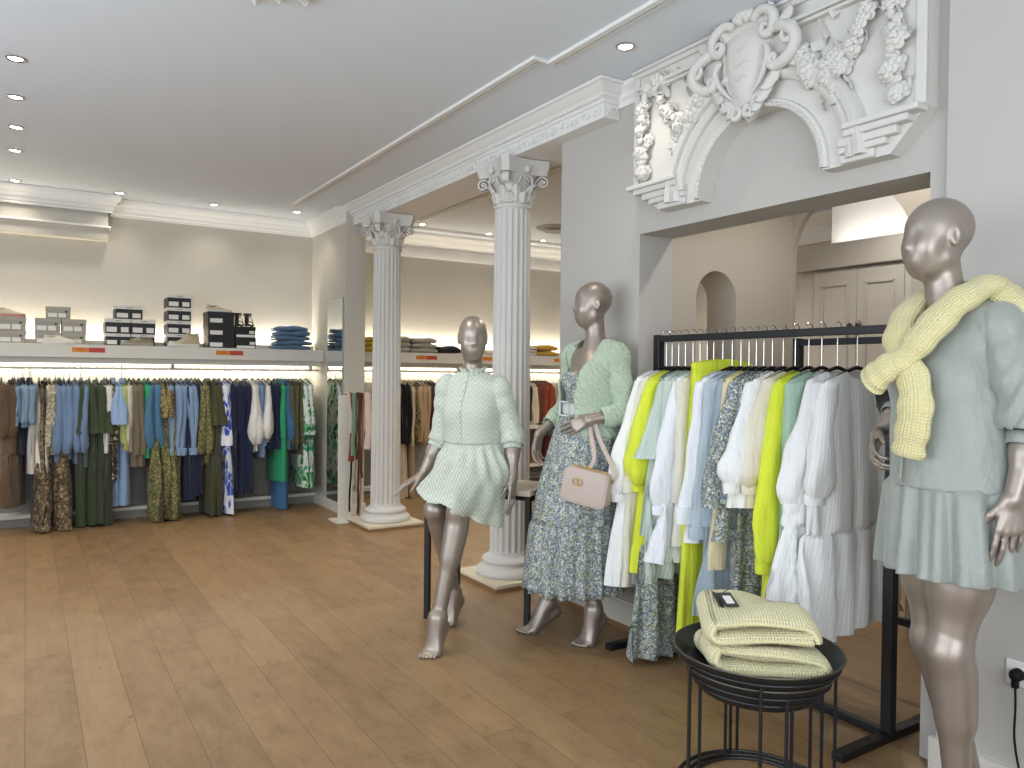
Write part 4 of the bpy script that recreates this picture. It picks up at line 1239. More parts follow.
# ---- 2: perched on the bench, mint chevron shirt dress ----------------------
sm = thing('mannequin', 'seated mannequin with crossed legs in short mint chevron shirt dress', 'mannequin', (2.12, 3.55, 0), -55.2, kind='thing')
J1 = dict(pelvis=(-0.03, -0.09, 0.835), chest=(-0.035, -0.12, 1.13), neck=(-0.035, -0.115, 1.318), head=(-0.03, -0.135, 1.535), look=(0.52, -0.85, -0.06), front=(0, -1, 0),
          shL=(0.112, -0.09, 1.252), shR=(-0.178, -0.14, 1.255), elL=(0.178, -0.08, 1.00), wrL=(0.215, -0.155, 0.80), elR=(-0.220, -0.12, 1.00), wrR=(-0.30, -0.19, 0.79),
          handL=((0.05, -0.20, -0.97), (-0.9, 0.1, 0), (0, -1, 0.1), (0.12, 0.14, 0.16, 0.2)),
          handR=((-0.52, -0.62, -0.36), (0.1, 0.1, -1), (0.6, -0.7, 0.1), (0.15, 0.2, 0.22, 0.25)),
          hipL=(0.055, -0.11, 0.80), hipR=(-0.11, -0.11, 0.80), knL=(0.055, -0.455, 0.665), knR=(-0.10, -0.40, 0.66), anL=(-0.005, -0.54, 0.165), anR=(-0.13, -0.13, 0.165),
          footL=((-0.05, -1, 0), 0.085, 0.165), footR=((-0.15, -1, 0), 0.085, 0.165))
v, Q = mannequin_body(J1)
np_build('body', v, Q, MATS['skin'], sm)
S = SDF(); torso(S, J1, 0.011)
S.rc((-0.03, -0.11, 1.12), (-0.03, -0.10, 0.96), 0.137, 0.150, 0.06)
d1_keep = lambda c, n: ~((c[:, 2] > 1.345) & (np.abs(c[:, 0] + 0.035) < 0.066)) & (c[:, 2] > 0.978)
bd = shell('dress', S, 0.005, 'mint_chevron', sm, d1_keep, 0.003, 0.003, 22, 7)
bd += [sleeve_shell(J1, sd, 'mint_chevron', bd[0], [(-0.12, 0.050), (0.0, 0.0575), (0.3, 0.055), (0.8, 0.056), (1.0, 0.059), (1.1, 0.054), (1.16, 0.046)], 0.2, 0.005, 3, 0.004) for sd in 'LR']
cuff_ring(J1, 'L', 'mint_chevron', bd[1], 0.13, 0.27, 0.047); cuff_ring(J1, 'R', 'mint_chevron', bd[2], 0.13, 0.27, 0.047)
# ruffled stand collar, placket and buttons
m = MB(); R = []
for i, (z, r, am) in enumerate(((1.318, 0.064, 0), (1.332, 0.060, 0.001), (1.352, 0.0595, 0.002), (1.364, 0.062, 0.004), (1.374, 0.066, 0.0065))):
    R.append([(-0.035 + (r * 1.06 + am * sin(15 * th)) * cos(th), -0.118 + (r * 1.05 + am * sin(15 * th)) * sin(th), z + 0.018 * (sin(th)) * 0.6 - (0.012 if abs(th - 1.5 * pi) < 0.12 else 0)) for th in [2 * pi * j / 120 for j in range(120)]])
m.loft(R, True); m.build('collar', MATS['mint_chevron'], bd[0], angle=180, solid=0.003)
S2 = SDF(); torso(S2, J1, 0.0155); S2.rc((-0.03, -0.11, 1.12), (-0.03, -0.10, 0.96), 0.1415, 0.1545, 0.06)
shell('placket', S2, 0.0055, 'mint_chevron', bd[0], lambda c, n: (np.abs(c[:, 0] + 0.045) < 0.013) & (n[:, 1] < 0) & (c[:, 1] < -0.08) & (c[:, 2] > 0.985) & (c[:, 2] < 1.325), 0.002)
def front_y(z):
    return interp([(0.98, -0.262), (1.05, -0.262), (1.13, -0.268), (1.2, -0.255), (1.27, -0.215), (1.32, -0.185)], z)
for z in (1.30, 1.25, 1.20, 1.145, 1.09, 1.035):
    MB().ell((-0.045, front_y(z) - 0.004, z), (0.006, 0.004, 0.006), 10, 6).build('button', MATS['button_pearl'], bd[0])
# skirt over both thighs, falling past the bench edge on one side
S = SDF()
S.el((-0.03, -0.10, 0.95), (0.158, 0.150, 0.09), 0.05)
S.el((-0.03, -0.09, 0.84), (0.185, 0.175, 0.15), 0.05)
S.rc((0.06, -0.14, 0.83), (0.06, -0.53, 0.70), 0.115, 0.075, 0.07)
S.rc((-0.11, -0.14, 0.82), (-0.115, -0.50, 0.70), 0.11, 0.072, 0.07)
S.rc((-0.02, -0.15, 0.80), (-0.03, -0.48, 0.69), 0.11, 0.08, 0.07)
S.rc((0.105, -0.16, 0.80), (0.125, -0.28, 0.56), 0.082, 0.072, 0.06)
S.rc((0.10, -0.30, 0.74), (0.12, -0.42, 0.58), 0.07, 0.055, 0.06)
pa, pb, pc = A((-0.167, -0.520, 0.765)), A((0.085, -0.552, 0.685)), A((0.215, -0.18, 0.545))
nn = unit(np.cross(pb - pa, pc - pa)); nn = nn if nn[2] > 0 else -nn
def sk_keep(c, n):
    return (((c - pa) @ nn) > 0.012 * np.sin(c[:, 0] * 30)) & (c[:, 2] < 0.982) & ~((c[:, 2] < 0.80) & (c[:, 1] > -0.02)) & ((c[:, 1] > -0.50) | (c[:, 2] > 0.6))
def sk_fold(v):
    x = v[:, 0] + 0.03; th = np.arctan2(x, -(v[:, 1] + 0.05))
    g = np.clip((0.99 - v[:, 2]) * 12, 0, 1)
    return g * (0.0075 * np.sin(26 * th + 1.5 * np.sin(v[:, 2] * 14)) * np.exp(-np.abs(v[:, 2] - 0.92) * 7) + 0.006 * wob(v, 20, 9) + 0.004 * np.sin(v[:, 0] * 55 + 30 * v[:, 1] + 2 * np.sin(v[:, 2] * 20)))
shell('skirt', S, 0.006, 'mint_chevron', bd[0], sk_keep, 0.003, noise_fn=sk_fold)

# bench they perch on
bn = thing('bench', 'tall black framed bench with pale wooden top under the seated mannequin', 'bench', (2.17, 3.59, 0), 0, kind='thing')
c4 = [V((1.852, 3.727, 0)), V((2.140, 3.915, 0)), V((2.205, 3.272, 0)), V((2.481, 3.452, 0))]   # ends: two posts each
t = NT('pale_wood'); t.base(t.mix(t.noise(t.coord(scale=(3, 25, 3)), 4, 4), '#a99c8c', '#c2b6a6')).set(0.5); MATS['pale_wood'] = t.m
q = [c4[0] - V((0.03, -0.02, 0)), c4[1] + V((0.01, 0.035, 0)), c4[3] + V((0.03, -0.02, 0)), c4[2] - V((0.01, 0.03, 0))]
m = MB(); m.prism([(p.x, p.y) for p in q], 0.705, 0.735, lambda a, b, d: (a, b, d)); m.build('bench_top', MATS['pale_wood'], bn, True, smooth=False, bevel=0.004)
for a, b in ((c4[0], c4[1]), (c4[2], c4[3])):
    d = (b - a).normalized(); rz = math.degrees(atan2(d.y, d.x)); L = (b - a).length
    m = MB()
    for p in (a, b): m.box((p.x, p.y, 0.3525), (0.028, 0.028, 0.705), rz)
    mid = (a + b) / 2
    m.box((mid.x, mid.y, 0.014), (L - 0.028, 0.028, 0.028), rz); m.box((mid.x, mid.y, 0.69), (L - 0.028, 0.028, 0.028), rz)
    m.build('leg_frame', MATS['black_metal'], bn, True, smooth=False)
m = MB()
for a, b in ((c4[0], c4[2]), (c4[1], c4[3])): m.tube([a + V((0, 0, 0.692)), b + V((0, 0, 0.692))], 0.012, 4)
m.build('top_rail', MATS['black_metal'], bn, True, smooth=False)

# ---- 3: nearest, sage satin dress with a jumper knotted on the shoulders -----
sg = thing('mannequin', 'standing mannequin beside the wall socket in sage satin tiered mini dress', 'mannequin', (2.273, 1.167, 0), -107, kind='thing')
J3 = dict(pelvis=(0.0, 0.015, 1.0), chest=(-0.012, 0.0, 1.335), neck=(-0.02, -0.005, 1.535), head=(-0.035, -0.035, 1.762), look=(-0.16, -0.98, -0.04), front=(0, -1, 0),
          shL=(0.135, 0.012, 1.488), shR=(-0.175, 0.01, 1.488), elL=(0.215, 0.045, 1.235), wrL=(0.225, -0.03, 1.035), elR=(-0.25, 0.06, 1.245), wrR=(-0.245, -0.045, 1.16),
          handL=((0.02, -0.12, -0.99), (-0.9, 0.35, 0), (-0.3, -0.95, -0.1), (0.16, 0.2, 0.24, 0.28)),
          handR=((0.45, -0.6, -0.5), (0.75, 0.45, -0.2), (0, -0.6, 0.7), (0.5, 0.55, 0.6, 0.6)),
          hipL=(0.072, -0.01, 0.955), hipR=(-0.075, 0.0, 0.955), knL=(0.068, -0.066, 0.575), knR=(-0.035, -0.02, 0.57), anL=(0.06, -0.015, 0.13), anR=(0.005, 0.09, 0.13), leg=1.02,
          footL=((0.1, -1, 0), 0.05, 0.13), footR=((-0.1, -1, 0), 0.05, 0.13))
v, Q = mannequin_body(J3, 0.0036)
np_build('body', v, Q, MATS['skin'], sg)
S = SDF(); torso(S, J3, 0.014)
S.rc((-0.01, 0.005, 1.34), (0.005, 0.0, 1.03), 0.145, 0.163, 0.06)
S.rc((0.02, 0.0, 1.20), (0.03, 0.0, 1.03), 0.148, 0.158, 0.06)
def d3_keep(c, n):
    neck = (c[:, 2] > 1.535) & (np.abs(c[:, 0] + 0.02) < 0.085)
    vee = (c[:, 1] < 0) & (np.abs(c[:, 0] + 0.02) < (c[:, 2] - 1.40) * 0.42) & (np.abs(c[:, 0] + 0.02) < 0.085)
    return ~neck & ~vee & (c[:, 2] > 1.035)
bd = shell('dress', S, 0.0055, 'satin_sage', sg, d3_keep, 0.003, noise_fn=lambda v: 0.005 * wob(v, 14, 21))
bd += [sleeve_shell(J3, sd, 'satin_sage', bd[0], [(-0.06, 0.048), (0.0, 0.055), (0.35, 0.060), (0.7, 0.066), (0.95, 0.082), (1.0, 0.082), (1.12, 0.073), (1.22, 0.052)], 0.30, 0.0055, 5, 0.007) for sd in 'LR']
cuff_ring(J3, 'L', 'satin_sage', bd[1], 0.20, 0.36, 0.050); cuff_ring(J3, 'R', 'satin_sage', bd[2], 0.20, 0.36, 0.050)
# collar opening facings, seams
m = MB()
for sd in (-1, 1): m.tube(catmull([(-0.02 + sd * 0.066, 0.0, 1.548), (-0.02 + sd * 0.062, -0.05, 1.522), (-0.02 + sd * 0.035, -0.098, 1.465), (-0.02 + sd * 0.006, -0.128, 1.405)], 5), 0.008, 8, flat=0.4)
m.tube(catmull([(-0.02, -0.128, 1.405), (-0.015, -0.158, 1.34), (-0.008, -0.165, 1.25), (0, -0.178, 1.15), (0.002, -0.186, 1.05)], 5), 0.004, 6, flat=0.5)
m.build('collar', MATS['satin_sage'], bd[0], angle=180)
skirt('skirt_tier', 'satin_sage', bd[0], [(0.015, 0.0, 1.05, 0.173, 0.163, 0.003), (0.015, 0.0, 1.03, 0.184, 0.174, 0.010), (0.018, 0.005, 0.92, 0.196, 0.188, 0.016), (0.02, 0.01, 0.81, 0.207, 0.20, 0.021), (0.02, 0.01, 0.79, 0.208, 0.201, 0.021)], n=260, folds=13, seed=11)

# ================================================================== garments on hangers
ORD = ['', 'first', 'second', 'third', 'fourth', 'fifth', 'sixth']
NUM = ['', 'one', 'two', 'three', 'four', 'five', 'six']

def body_mb(L, ws, wb, t0, t1, amp, kf, seed, nx, nz, neck, lean, tier=None, split=False, drop=0.055):
    rnd = random.Random(seed); ph = [rnd.random() * 6.28 for _ in range(8)]
    R = []
    ss = [0, 0.03, 0.07] + [0.12 + 0.88 * i / (nz - 3) for i in range(nz - 2)]
    if tier: ss = sorted(set([x for x in ss if abs(x - tier) > 0.015] + [tier - 0.012, tier, tier + 0.012]))
    xs = [-cos(pi * i / (nx - 1)) * (0.55) + (-1 + 2 * i / (nx - 1)) * 0.45 for i in range(nx)]
    for s in ss:
        e = s ** 0.8
        w = lerp(ws, wb, e); t = lerp(t0, t1, min(1, s * 2.2)); a = amp * min(1, 0.15 + s * 1.1); kk = kf
        if tier and s >= tier:
            q = (s - tier) / (1 - tier)
            w *= 1.02 + 0.10 * q; a = amp * (0.7 + 1.1 * q); kk = kf * 1.35
        if tier and abs(s - tier) < 0.002: w *= 0.985; t *= 0.8
        ring = []
        for side in (1, -1):
            for x0 in (xs if side > 0 else xs[::-1]):
                x = x0 * w
                y = side * t * (max(0.0, 1 - abs(x0) ** 3.0)) ** 0.5
                if split and s > 0.28: y *= (0.35 + 0.65 * min(1, abs(x0) * 4))
                r = sin(kk * x + ph[0] + 1.2 * sin(2.1 * s + ph[1])) + 0.55 * sin(kk * 1.83 * x + ph[2] - 1.5 * s) + 0.5 * sin(9 * x + ph[3] + 2 * s)
                y += a * r * (0.6 + 0.4 * abs(x0)) + 0.25 * a * side * sin(kk * 2.6 * x + ph[4])
                x2 = x + lean * s + a * 0.8 * sin(6 * s + ph[5] + 3 * side) * abs(x0)
                top = drop * abs(x0) ** 1.4
                if abs(x) < 0.085: top += (neck if side < 0 else neck * 0.3) * (1 - (x / 0.085) ** 2)
                z = -s * L - top * (1 - s) ** 3 + (0.012 * sin(7 * x + ph[6]) * s)
                ring.append((x2, y, z))
        R.append(ring)
    return MB().loft(R, True)

def sleeve_mb(sx, ws, Ls, prof, flare, seed, yo=0.0, n=16, m=14, flat=0.6, drop=0.055):
    rnd = random.Random(seed + 77); ph = [rnd.random() * 6.28 for _ in range(6)]
    a = V((sx * (ws - 0.035), 0, -drop * 0.6 - 0.03)); R = []
    for i in range(m + 1):
        s = i / m
        c = a + V((sx * (flare * s ** 0.9 + 0.012 * sin(3 * s + ph[0])), yo * s + 0.010 * sin(4 * s + ph[1]), -Ls * s))
        r = interp(prof, s)
        ring = []
        for j in range(n):
            th = 2 * pi * j / n
            f = 1 + 0.12 * sin(3 * th + ph[2] + 4 * s) * min(1, 2.5 * s) + 0.09 * sin(5 * th + ph[3] - 6 * s) * min(1, 2 * s) + 0.05 * sin(2 * th + 16 * s + ph[4])
            ring.append(c + V((r * f * cos(th), r * flat * f * sin(th), 0.2 * r * cos(th) * -sx * (1 - s))))
        R.append(ring)
    return MB().loft(R, True, True, False)
PUFF = [(0, 0.050), (0.25, 0.058), (0.6, 0.070), (0.85, 0.076), (0.95, 0.066), (1, 0.045)]
BALLOON = [(0, 0.05), (0.2, 0.062), (0.55, 0.088), (0.82, 0.100), (0.94, 0.075), (1, 0.042)]
STRAIGHT = [(0, 0.055), (0.3, 0.052), (0.7, 0.048), (0.93, 0.046), (1, 0.044)]
WIDE = [(0, 0.055), (0.4, 0.062), (0.8, 0.072), (1, 0.082)]

def hanger_proto(dz, half):
    b = MB(); R = []
    for i in range(17):
        x = -half + 2 * half * i / 16; q = abs(x) / half
        zc = -0.008 - 0.066 * q ** 1.5; hy = lerp(0.006, 0.009, q); hz = 0.008 if q < 0.97 else 0.005
        R.append([(x, hy * cos(2 * pi * j / 8), zc + hz * sin(2 * pi * j / 8)) for j in range(8)])
    b.loft(R, True, True, True)
    h = MB()
    pts = [(0, 0, -0.004), (0, 0, min(0.05, dz * 0.35)), (0, 0, dz - 0.036), (0.006, 0, dz - 0.030)]
    pts += [(0.024 * cos(a), 0, dz + 0.024 * sin(a)) for a in [-1.0, -0.4, 0.2, 0.8, 1.4, 2.0, 2.6, 3.1]]
    h.tube(catmull(pts, 3), 0.0022, 6)
    return b, h
HCACHE = {}
def hanger(loc, rz, label, group, dz, half=0.19):
    t = thing('clothes_hanger', label, 'hanger', loc, rz, group)
    key = (dz, half)
    if key not in HCACHE:
        b, h = hanger_proto(dz, half)
        HCACHE[key] = (b.build('shoulder_bar', MATS['black_plastic'], t), h.build('hook', MATS['chrome'], t))
    else:
        for ch in HCACHE[key]:
            c = ch.copy(); COL.objects.link(c); c.parent = t
    return t

def garment(name, cat, label, loc, rz, mat, L, group=None, ws=0.19, wb=0.23, t0=0.017, t1=0.035, amp=0.008, kf=42, slv=None, tier=None, seed=0, nx=24, nz=14, neck=0.05, lean=0.0, split=False, smat=None, res=1.0, band=None, drop=0.055, cuff=None):
    t = thing(name, label, cat, loc, rz, group)
    if slv and slv[1] in (PUFF, BALLOON) and not cuff and res >= 1: cuff = 0.028
    M_ = MATS[mat]
    b = body_mb(L, ws, wb, t0, t1, amp, kf, seed, nx, nz, neck, lean, tier, split, drop).build('garment_body' if slv else name + '_body', M_, t, angle=180)
    if slv:
        Ls, prof, flare = slv
        for sx in (-1, 1):
            s_ = sleeve_mb(sx, ws, Ls, prof, flare, seed + (3 if sx > 0 else 0), yo=0.0, n=16 if res >= 1 else 12, m=14 if res >= 1 else 9, drop=drop).build('sleeve', MATS[smat] if smat else M_, t, angle=180)
            if cuff:
                e = V((sx * (ws - 0.035 + flare + 0.012 * sin(3)), 0.0, -drop * 0.6 - 0.03 - Ls))
                r = prof[-1][1]
                MB().tube([e + V((0, 0, 0.012)), e + V((0, 0, 0.006)), e + V((0, 0, -cuff * 0.5)), e + V((0, 0, -cuff))], [r * 0.95, r * 1.06, r * 1.05, r * 1.02], 16, flat=0.7, up=(0, 1, 0)).build('cuff', MATS[smat] if smat else M_, s_, angle=60)
    if band:
        m = MB(); R = []
        for z in (0.0, -0.004, -0.036, -0.04):
            R.append([(ws * 1.02 * cos(2 * pi * j / 32), (t0 + 0.012) * sin(2 * pi * j / 32), z - 0.004 - drop * abs(cos(2 * pi * j / 32)) ** 1.4) for j in range(32)])
        m.loft(R, True).build('waistband', M_, t, angle=60)
    return t

# ---- fabrics of the front rack
cloth('white_cotton', '#e7e8e8', '#efefee', fold=0.6); cloth('ivory_cotton', '#d9d5c6', '#e0dccd', fold=0.5); cloth('cream_satin', '#dbd3bf', '#e2dac7', rough=0.5, fold=0.5)
cloth('neon_yellow', '#d3df3a', '#dce64a', fold=0.45); cloth('bright_white', '#e8eaee', '#e1e4e9', fold=0.55); cloth('pale_blue', '#acb9c3', '#b6c1c9', fold=0.5); cloth('blue_grey', '#97a7b3', '#a3b1bb')
cloth('pale_yellow', '#e6dfa0', '#ece6b2'); cloth('mint_wool', '#9dbaa7', '#abc5b3', fold=0.5); cloth('sheer_mint', '#c6d6cc', '#d3dfd6')
striped('mint_stripe', '#c8d3ca', '#b2c2b7', 90); striped('white_stripe', '#ecedeb', '#e2e4e3', 70); cloth('beige_knit', '#d6c7a4', '#e0d3b4')
# ---- the black clothes racks
RX, RY0, RY1, RZ = 2.70, 1.60, 2.84, 1.525
rk = thing('clothes_rack', 'black steel clothes rack full of white and neon yellow garments in the doorway', 'clothes rack', (RX, (RY0 + RY1) / 2, 0), kind='thing')
MB().bx(RX - 0.016, RX + 0.016, RY0, RY1, RZ - 0.016, RZ + 0.016).build('rail', MATS['black_metal'], rk, True, smooth=False, bevel=0.003)
for yy in (RY0, RY1):
    MB().bx(RX - 0.02, RX + 0.02, yy - 0.02, yy + 0.02, 0.03, RZ + 0.02).build('upright', MATS['black_metal'], rk, True, smooth=False, bevel=0.003)
    MB().bx(RX - 0.31, RX + 0.30, yy - 0.022, yy + 0.022, 0.0, 0.03).build('foot', MATS['black_metal'], rk, True, smooth=False, bevel=0.003)
MB().bx(RX - 0.016, RX + 0.016, RY0, RY1, 0.004, 0.036).build('floor_bar', MATS['black_metal'], rk, True, smooth=False, bevel=0.003)
r2 = thing('clothes_rack', 'empty black steel clothes rack behind the full one', 'clothes rack', (3.12, 1.85, 0), kind='thing')
MB().bx(3.106, 3.136, 1.36, 2.33, 1.49, 1.52).build('rail', MATS['black_metal'], r2, True, smooth=False, bevel=0.003)
for yy in (1.36, 2.33):
    MB().bx(3.103, 3.139, yy - 0.018, yy + 0.018, 0.03, 1.525).build('upright', MATS['black_metal'], r2, True, smooth=False)
    MB().bx(2.94, 3.36, yy - 0.02, yy + 0.02, 0.0, 0.03).build('foot', MATS['black_metal'], r2, True, smooth=False)
MB().bx(3.106, 3.136, 1.36, 2.33, 0.30, 0.33).build('lower_bar', MATS['black_metal'], r2, True, smooth=False)

GF = 'clothes on the black rack in the doorway'
ZS = 1.385
FRONT = [
 # name, cat, label, mat, L, opts, hanger words
 ('dress', 'dress', 'white puff sleeved dress hanging first beside the cardigan mannequin', 'white_cotton', 1.05, dict(slv=(0.56, PUFF, 0.13), wb=0.27, lean=-0.09, amp=0.012), 'white dress beside the cardigan mannequin'),
 ('dress', 'dress', 'ivory long sleeved dress between the first white dress and neon yellow', 'ivory_cotton', 1.04, dict(slv=(0.54, STRAIGHT, 0.10), wb=0.27, lean=-0.06), 'ivory dress between white and neon yellow'),
 ('dress', 'dress', 'neon yellow balloon sleeved dress hanging nearest the cardigan mannequin', 'neon_yellow', 0.98, dict(slv=(0.50, BALLOON, 0.09), wb=0.24, lean=-0.06, amp=0.012), 'neon yellow dress nearest the cardigan mannequin'),
 ('dress', 'dress', 'floor length dark floral maxi dress reaching the floor on the rack', 'floral_blue', 1.365, dict(wb=0.30, lean=-0.03, amp=0.02, tier=0.62, ws=0.17), 'floor length floral maxi dress'),
 ('blouse', 'blouse', 'mint striped blouse with short ruffled sleeves beside the neon yellow dress', 'mint_stripe', 0.78, dict(slv=(0.36, WIDE, 0.12), wb=0.27, lean=-0.05), 'mint striped blouse with ruffled sleeves'),
 ('tunic', 'tunic', 'sheer pale mint tunic with floating hem above the floral maxi', 'mint_stripe', 0.97, dict(wb=0.32, lean=-0.03, amp=0.018, tier=0.55, slv=(0.60, STRAIGHT, 0.10)), 'sheer pale mint tunic'),
 ('dress', 'dress', 'white tiered short dress hanging between sheer mint and neon trousers', 'bright_white', 0.88, dict(slv=(0.58, PUFF, 0.12), wb=0.26, lean=-0.07, amp=0.012, tier=0.7), 'white tiered dress before the neon trousers'),
 ('blouse', 'blouse', 'cream soft blouse hanging right before the neon yellow trousers', 'ivory_cotton', 0.80, dict(slv=(0.55, STRAIGHT, 0.07), wb=0.23, lean=-0.03), 'cream blouse before the neon trousers'),
 ('trousers', 'trousers', 'neon yellow wide trousers clipped to a black hanger on the rack', 'neon_yellow', 1.27, dict(ws=0.19, wb=0.24, split=True, neck=0.0, band=True, drop=0.02, t0=0.03, amp=0.010, lean=-0.03), 'neon yellow trousers'),
 ('shirt', 'shirt', 'crisp bluish white shirt with buttoned cuffs beside neon yellow trousers', 'bright_white', 0.78, dict(slv=(0.56, STRAIGHT, 0.13), wb=0.24, lean=-0.05, cuff=0.06), 'crisp white shirt with buttoned cuffs'),
 ('blouse', 'blouse', 'pale blue blouse with long sleeves hanging against the crisp white shirt', 'pale_blue', 0.76, dict(slv=(0.64, STRAIGHT, 0.10), wb=0.24, lean=-0.04, cuff=0.04), 'pale blue long sleeved blouse'),
 ('dress', 'dress', 'blue grey midi dress hanging between pale blue blouse and yellow cardigan', 'blue_grey', 1.06, dict(slv=(0.62, STRAIGHT, 0.06), wb=0.25, lean=-0.02, tier=0.6, amp=0.012), 'blue grey midi dress'),
 ('cardigan', 'cardigan', 'pale yellow fine knit cardigan with long beige sleeves near floral blouse', 'pale_yellow', 0.72, dict(slv=(0.80, STRAIGHT, 0.07), wb=0.22, smat='beige_knit', lean=-0.02), 'pale yellow cardigan'),
 ('blouse', 'blouse', 'blue floral blouse with wide sleeves hanging by the white balloon blouse', 'floral_blue', 0.72, dict(slv=(0.52, WIDE, 0.13), wb=0.25, lean=-0.05, amp=0.012), 'blue floral blouse with wide sleeves'),
 ('dress', 'dress', 'blue floral knee length dress hanging behind the white balloon blouse', 'floral_blue', 1.07, dict(slv=(0.50, WIDE, 0.06), wb=0.24, lean=0.0, amp=0.012), 'blue floral knee length dress'),
 ('blouse', 'blouse', 'white balloon sleeved blouse hanging in front of the floral dress', 'white_cotton', 0.56, dict(slv=(0.42, BALLOON, 0.15), wb=0.25, lean=-0.08, amp=0.012), 'white balloon sleeved blouse'),
 ('blouse', 'blouse', 'cream satin balloon sleeved blouse beside the neon yellow shirt dress', 'cream_satin', 0.58, dict(slv=(0.42, BALLOON, 0.10), wb=0.24, lean=-0.05, amp=0.012), 'cream satin blouse'),
 ('dress', 'dress', 'neon yellow shirt dress hanging between cream blouse and mint cardigan', 'neon_yellow', 1.09, dict(slv=(0.70, [(0, 0.055), (0.3, 0.06), (0.75, 0.075), (0.9, 0.06), (1, 0.04)], 0.10), wb=0.24, lean=-0.04, amp=0.012, cuff=0.05), 'neon yellow shirt dress by the mint cardigan'),
 ('cardigan', 'cardigan', 'mint green wool cardigan hanging between neon yellow and white dresses', 'mint_wool', 0.80, dict(slv=(0.70, STRAIGHT, 0.04), wb=0.24, lean=0.02, amp=0.012), 'mint green cardigan'),
 ('dress', 'dress', 'white dress with gathered elbow sleeves hanging against the mint cardigan', 'white_cotton', 0.98, dict(slv=(0.46, PUFF, 0.10), wb=0.30, lean=-0.06, tier=0.62, amp=0.013), 'white dress against the mint cardigan'),
 ('dress', 'dress', 'white tiered dress hanging last, nearest the sage dressed mannequin', 'white_stripe', 1.0, dict(slv=(0.42, PUFF, 0.09), wb=0.31, lean=-0.03, tier=0.62, amp=0.013), 'last white tiered dress'),
]
ys = [2.785, 2.745, 2.70, 2.655, 2.605, 2.56, 2.515, 2.475, 2.42, 2.365, 2.315, 2.27, 2.23, 2.19, 2.145, 2.09, 2.03, 1.965, 1.905, 1.835, 1.75]
for i, ((nm, ct, lb, mt, L, kw, hw), yy) in enumerate(zip(FRONT, ys)):
    jz = random.Random(i * 7 + 1).uniform(-1.5, 1.5)
    garment(nm, ct, lb, (RX, yy, ZS + (0.035 if nm == 'trousers' else 0.0)), jz, mt, L, GF, seed=100 + i, nx=34, nz=22, **{**dict(t1=0.048), **kw})
    hanger((RX, yy, ZS + 0.004), jz, 'black hanger holding the ' + hw, 'hangers on the black rack', RZ - ZS - 0.004 + 0.014, 0.168)

# ---- long back wall rail ----------------------------------------------------
cloth('brown', '#5e4a38', '#6a5543'); cloth('denim_lt', '#7f97ae', '#8ea6bb'); cloth('navy', '#1e2540', '#242c4a'); cloth('strap_white', '#dcd8d0', '#e6e3dc')
printed('beige_floral', '#b5a98c', ['#c9bd9f', '#8d8b6b', '#d7cdb2', '#a19a86', '#7d86a0'], 55); printed('paisley', '#5b4c3a', ['#8c7b5f', '#6d5d48', '#a4936f', '#4c4034', '#7f6d58'], 48)
cloth('mid_blue', '#6c84a3', '#7990ad'); cloth('dark_green', '#3b4632', '#475239'); cloth('plain_white', '#dad7d0', '#e4e2dc')
printed('dark_multi', '#22211f', ['#2b2a28', '#8a7a4e', '#3a3830', '#c9c4b4', '#4d4435'], 60); cloth('sky_blue', '#8fabce', '#9bb5d4'); cloth('jeans_lt', '#86a0c2', '#93abca'); cloth('lime', '#a9b36a', '#b6bf78')
cloth('offwhite', '#cfc9b8', '#d8d3c4'); cloth('taupe', '#6f6653', '#7a705c'); cloth('green', '#2f9a68', '#38a873'); cloth('teal', '#4a7391', '#547e9b')
printed('leopard', '#33302a', ['#a3925e', '#8d7d50', '#b7a66c', '#3e3a2e', '#9c8a58'], 70); printed('khaki_print', '#6a6847', ['#8b8758', '#5a5a3e', '#a39c68', '#787448', '#4f5038'], 80)
cloth('steel_blue', '#7c94b3', '#89a0bd'); cloth('olive_dark', '#45462f', '#4f5038'); printed('blue_brush', '#e3e5ee', ['#e3e5ee', '#3b56b8', '#e8e9f0', '#5069c2', '#dfe3ee'], 26, (1, 1, 0.45)); cloth('white_poplin', '#dcd9d4', '#e6e4e0')
cloth('teal_denim', '#3f6a92', '#4a759c'); cloth('olive', '#5a5840', '#656349'); printed('palm_print', '#dfe6dc', ['#dfe8de', '#2f9458', '#e4ebe2', '#3fa568', '#1f7c46', '#e0e7dd'], 20, (1, 1, 0.6), 1.2)
cloth('black_knit', '#1b1a1c', '#232224'); cloth('tan', '#b69b7c', '#c0a688'); cloth('cream', '#cdbfa3', '#d6c9b0'); cloth('rust', '#8a3f2a', '#97492f'); cloth('dark_brown', '#4a3229', '#553b30'); cloth('rust_brown', '#6a3a2c', '#744334')
GB = 'clothes on the long back wall rail'; GR = 'clothes on the rear room rail'
S = lambda L, p=STRAIGHT, f=0.03: (L, p, f)
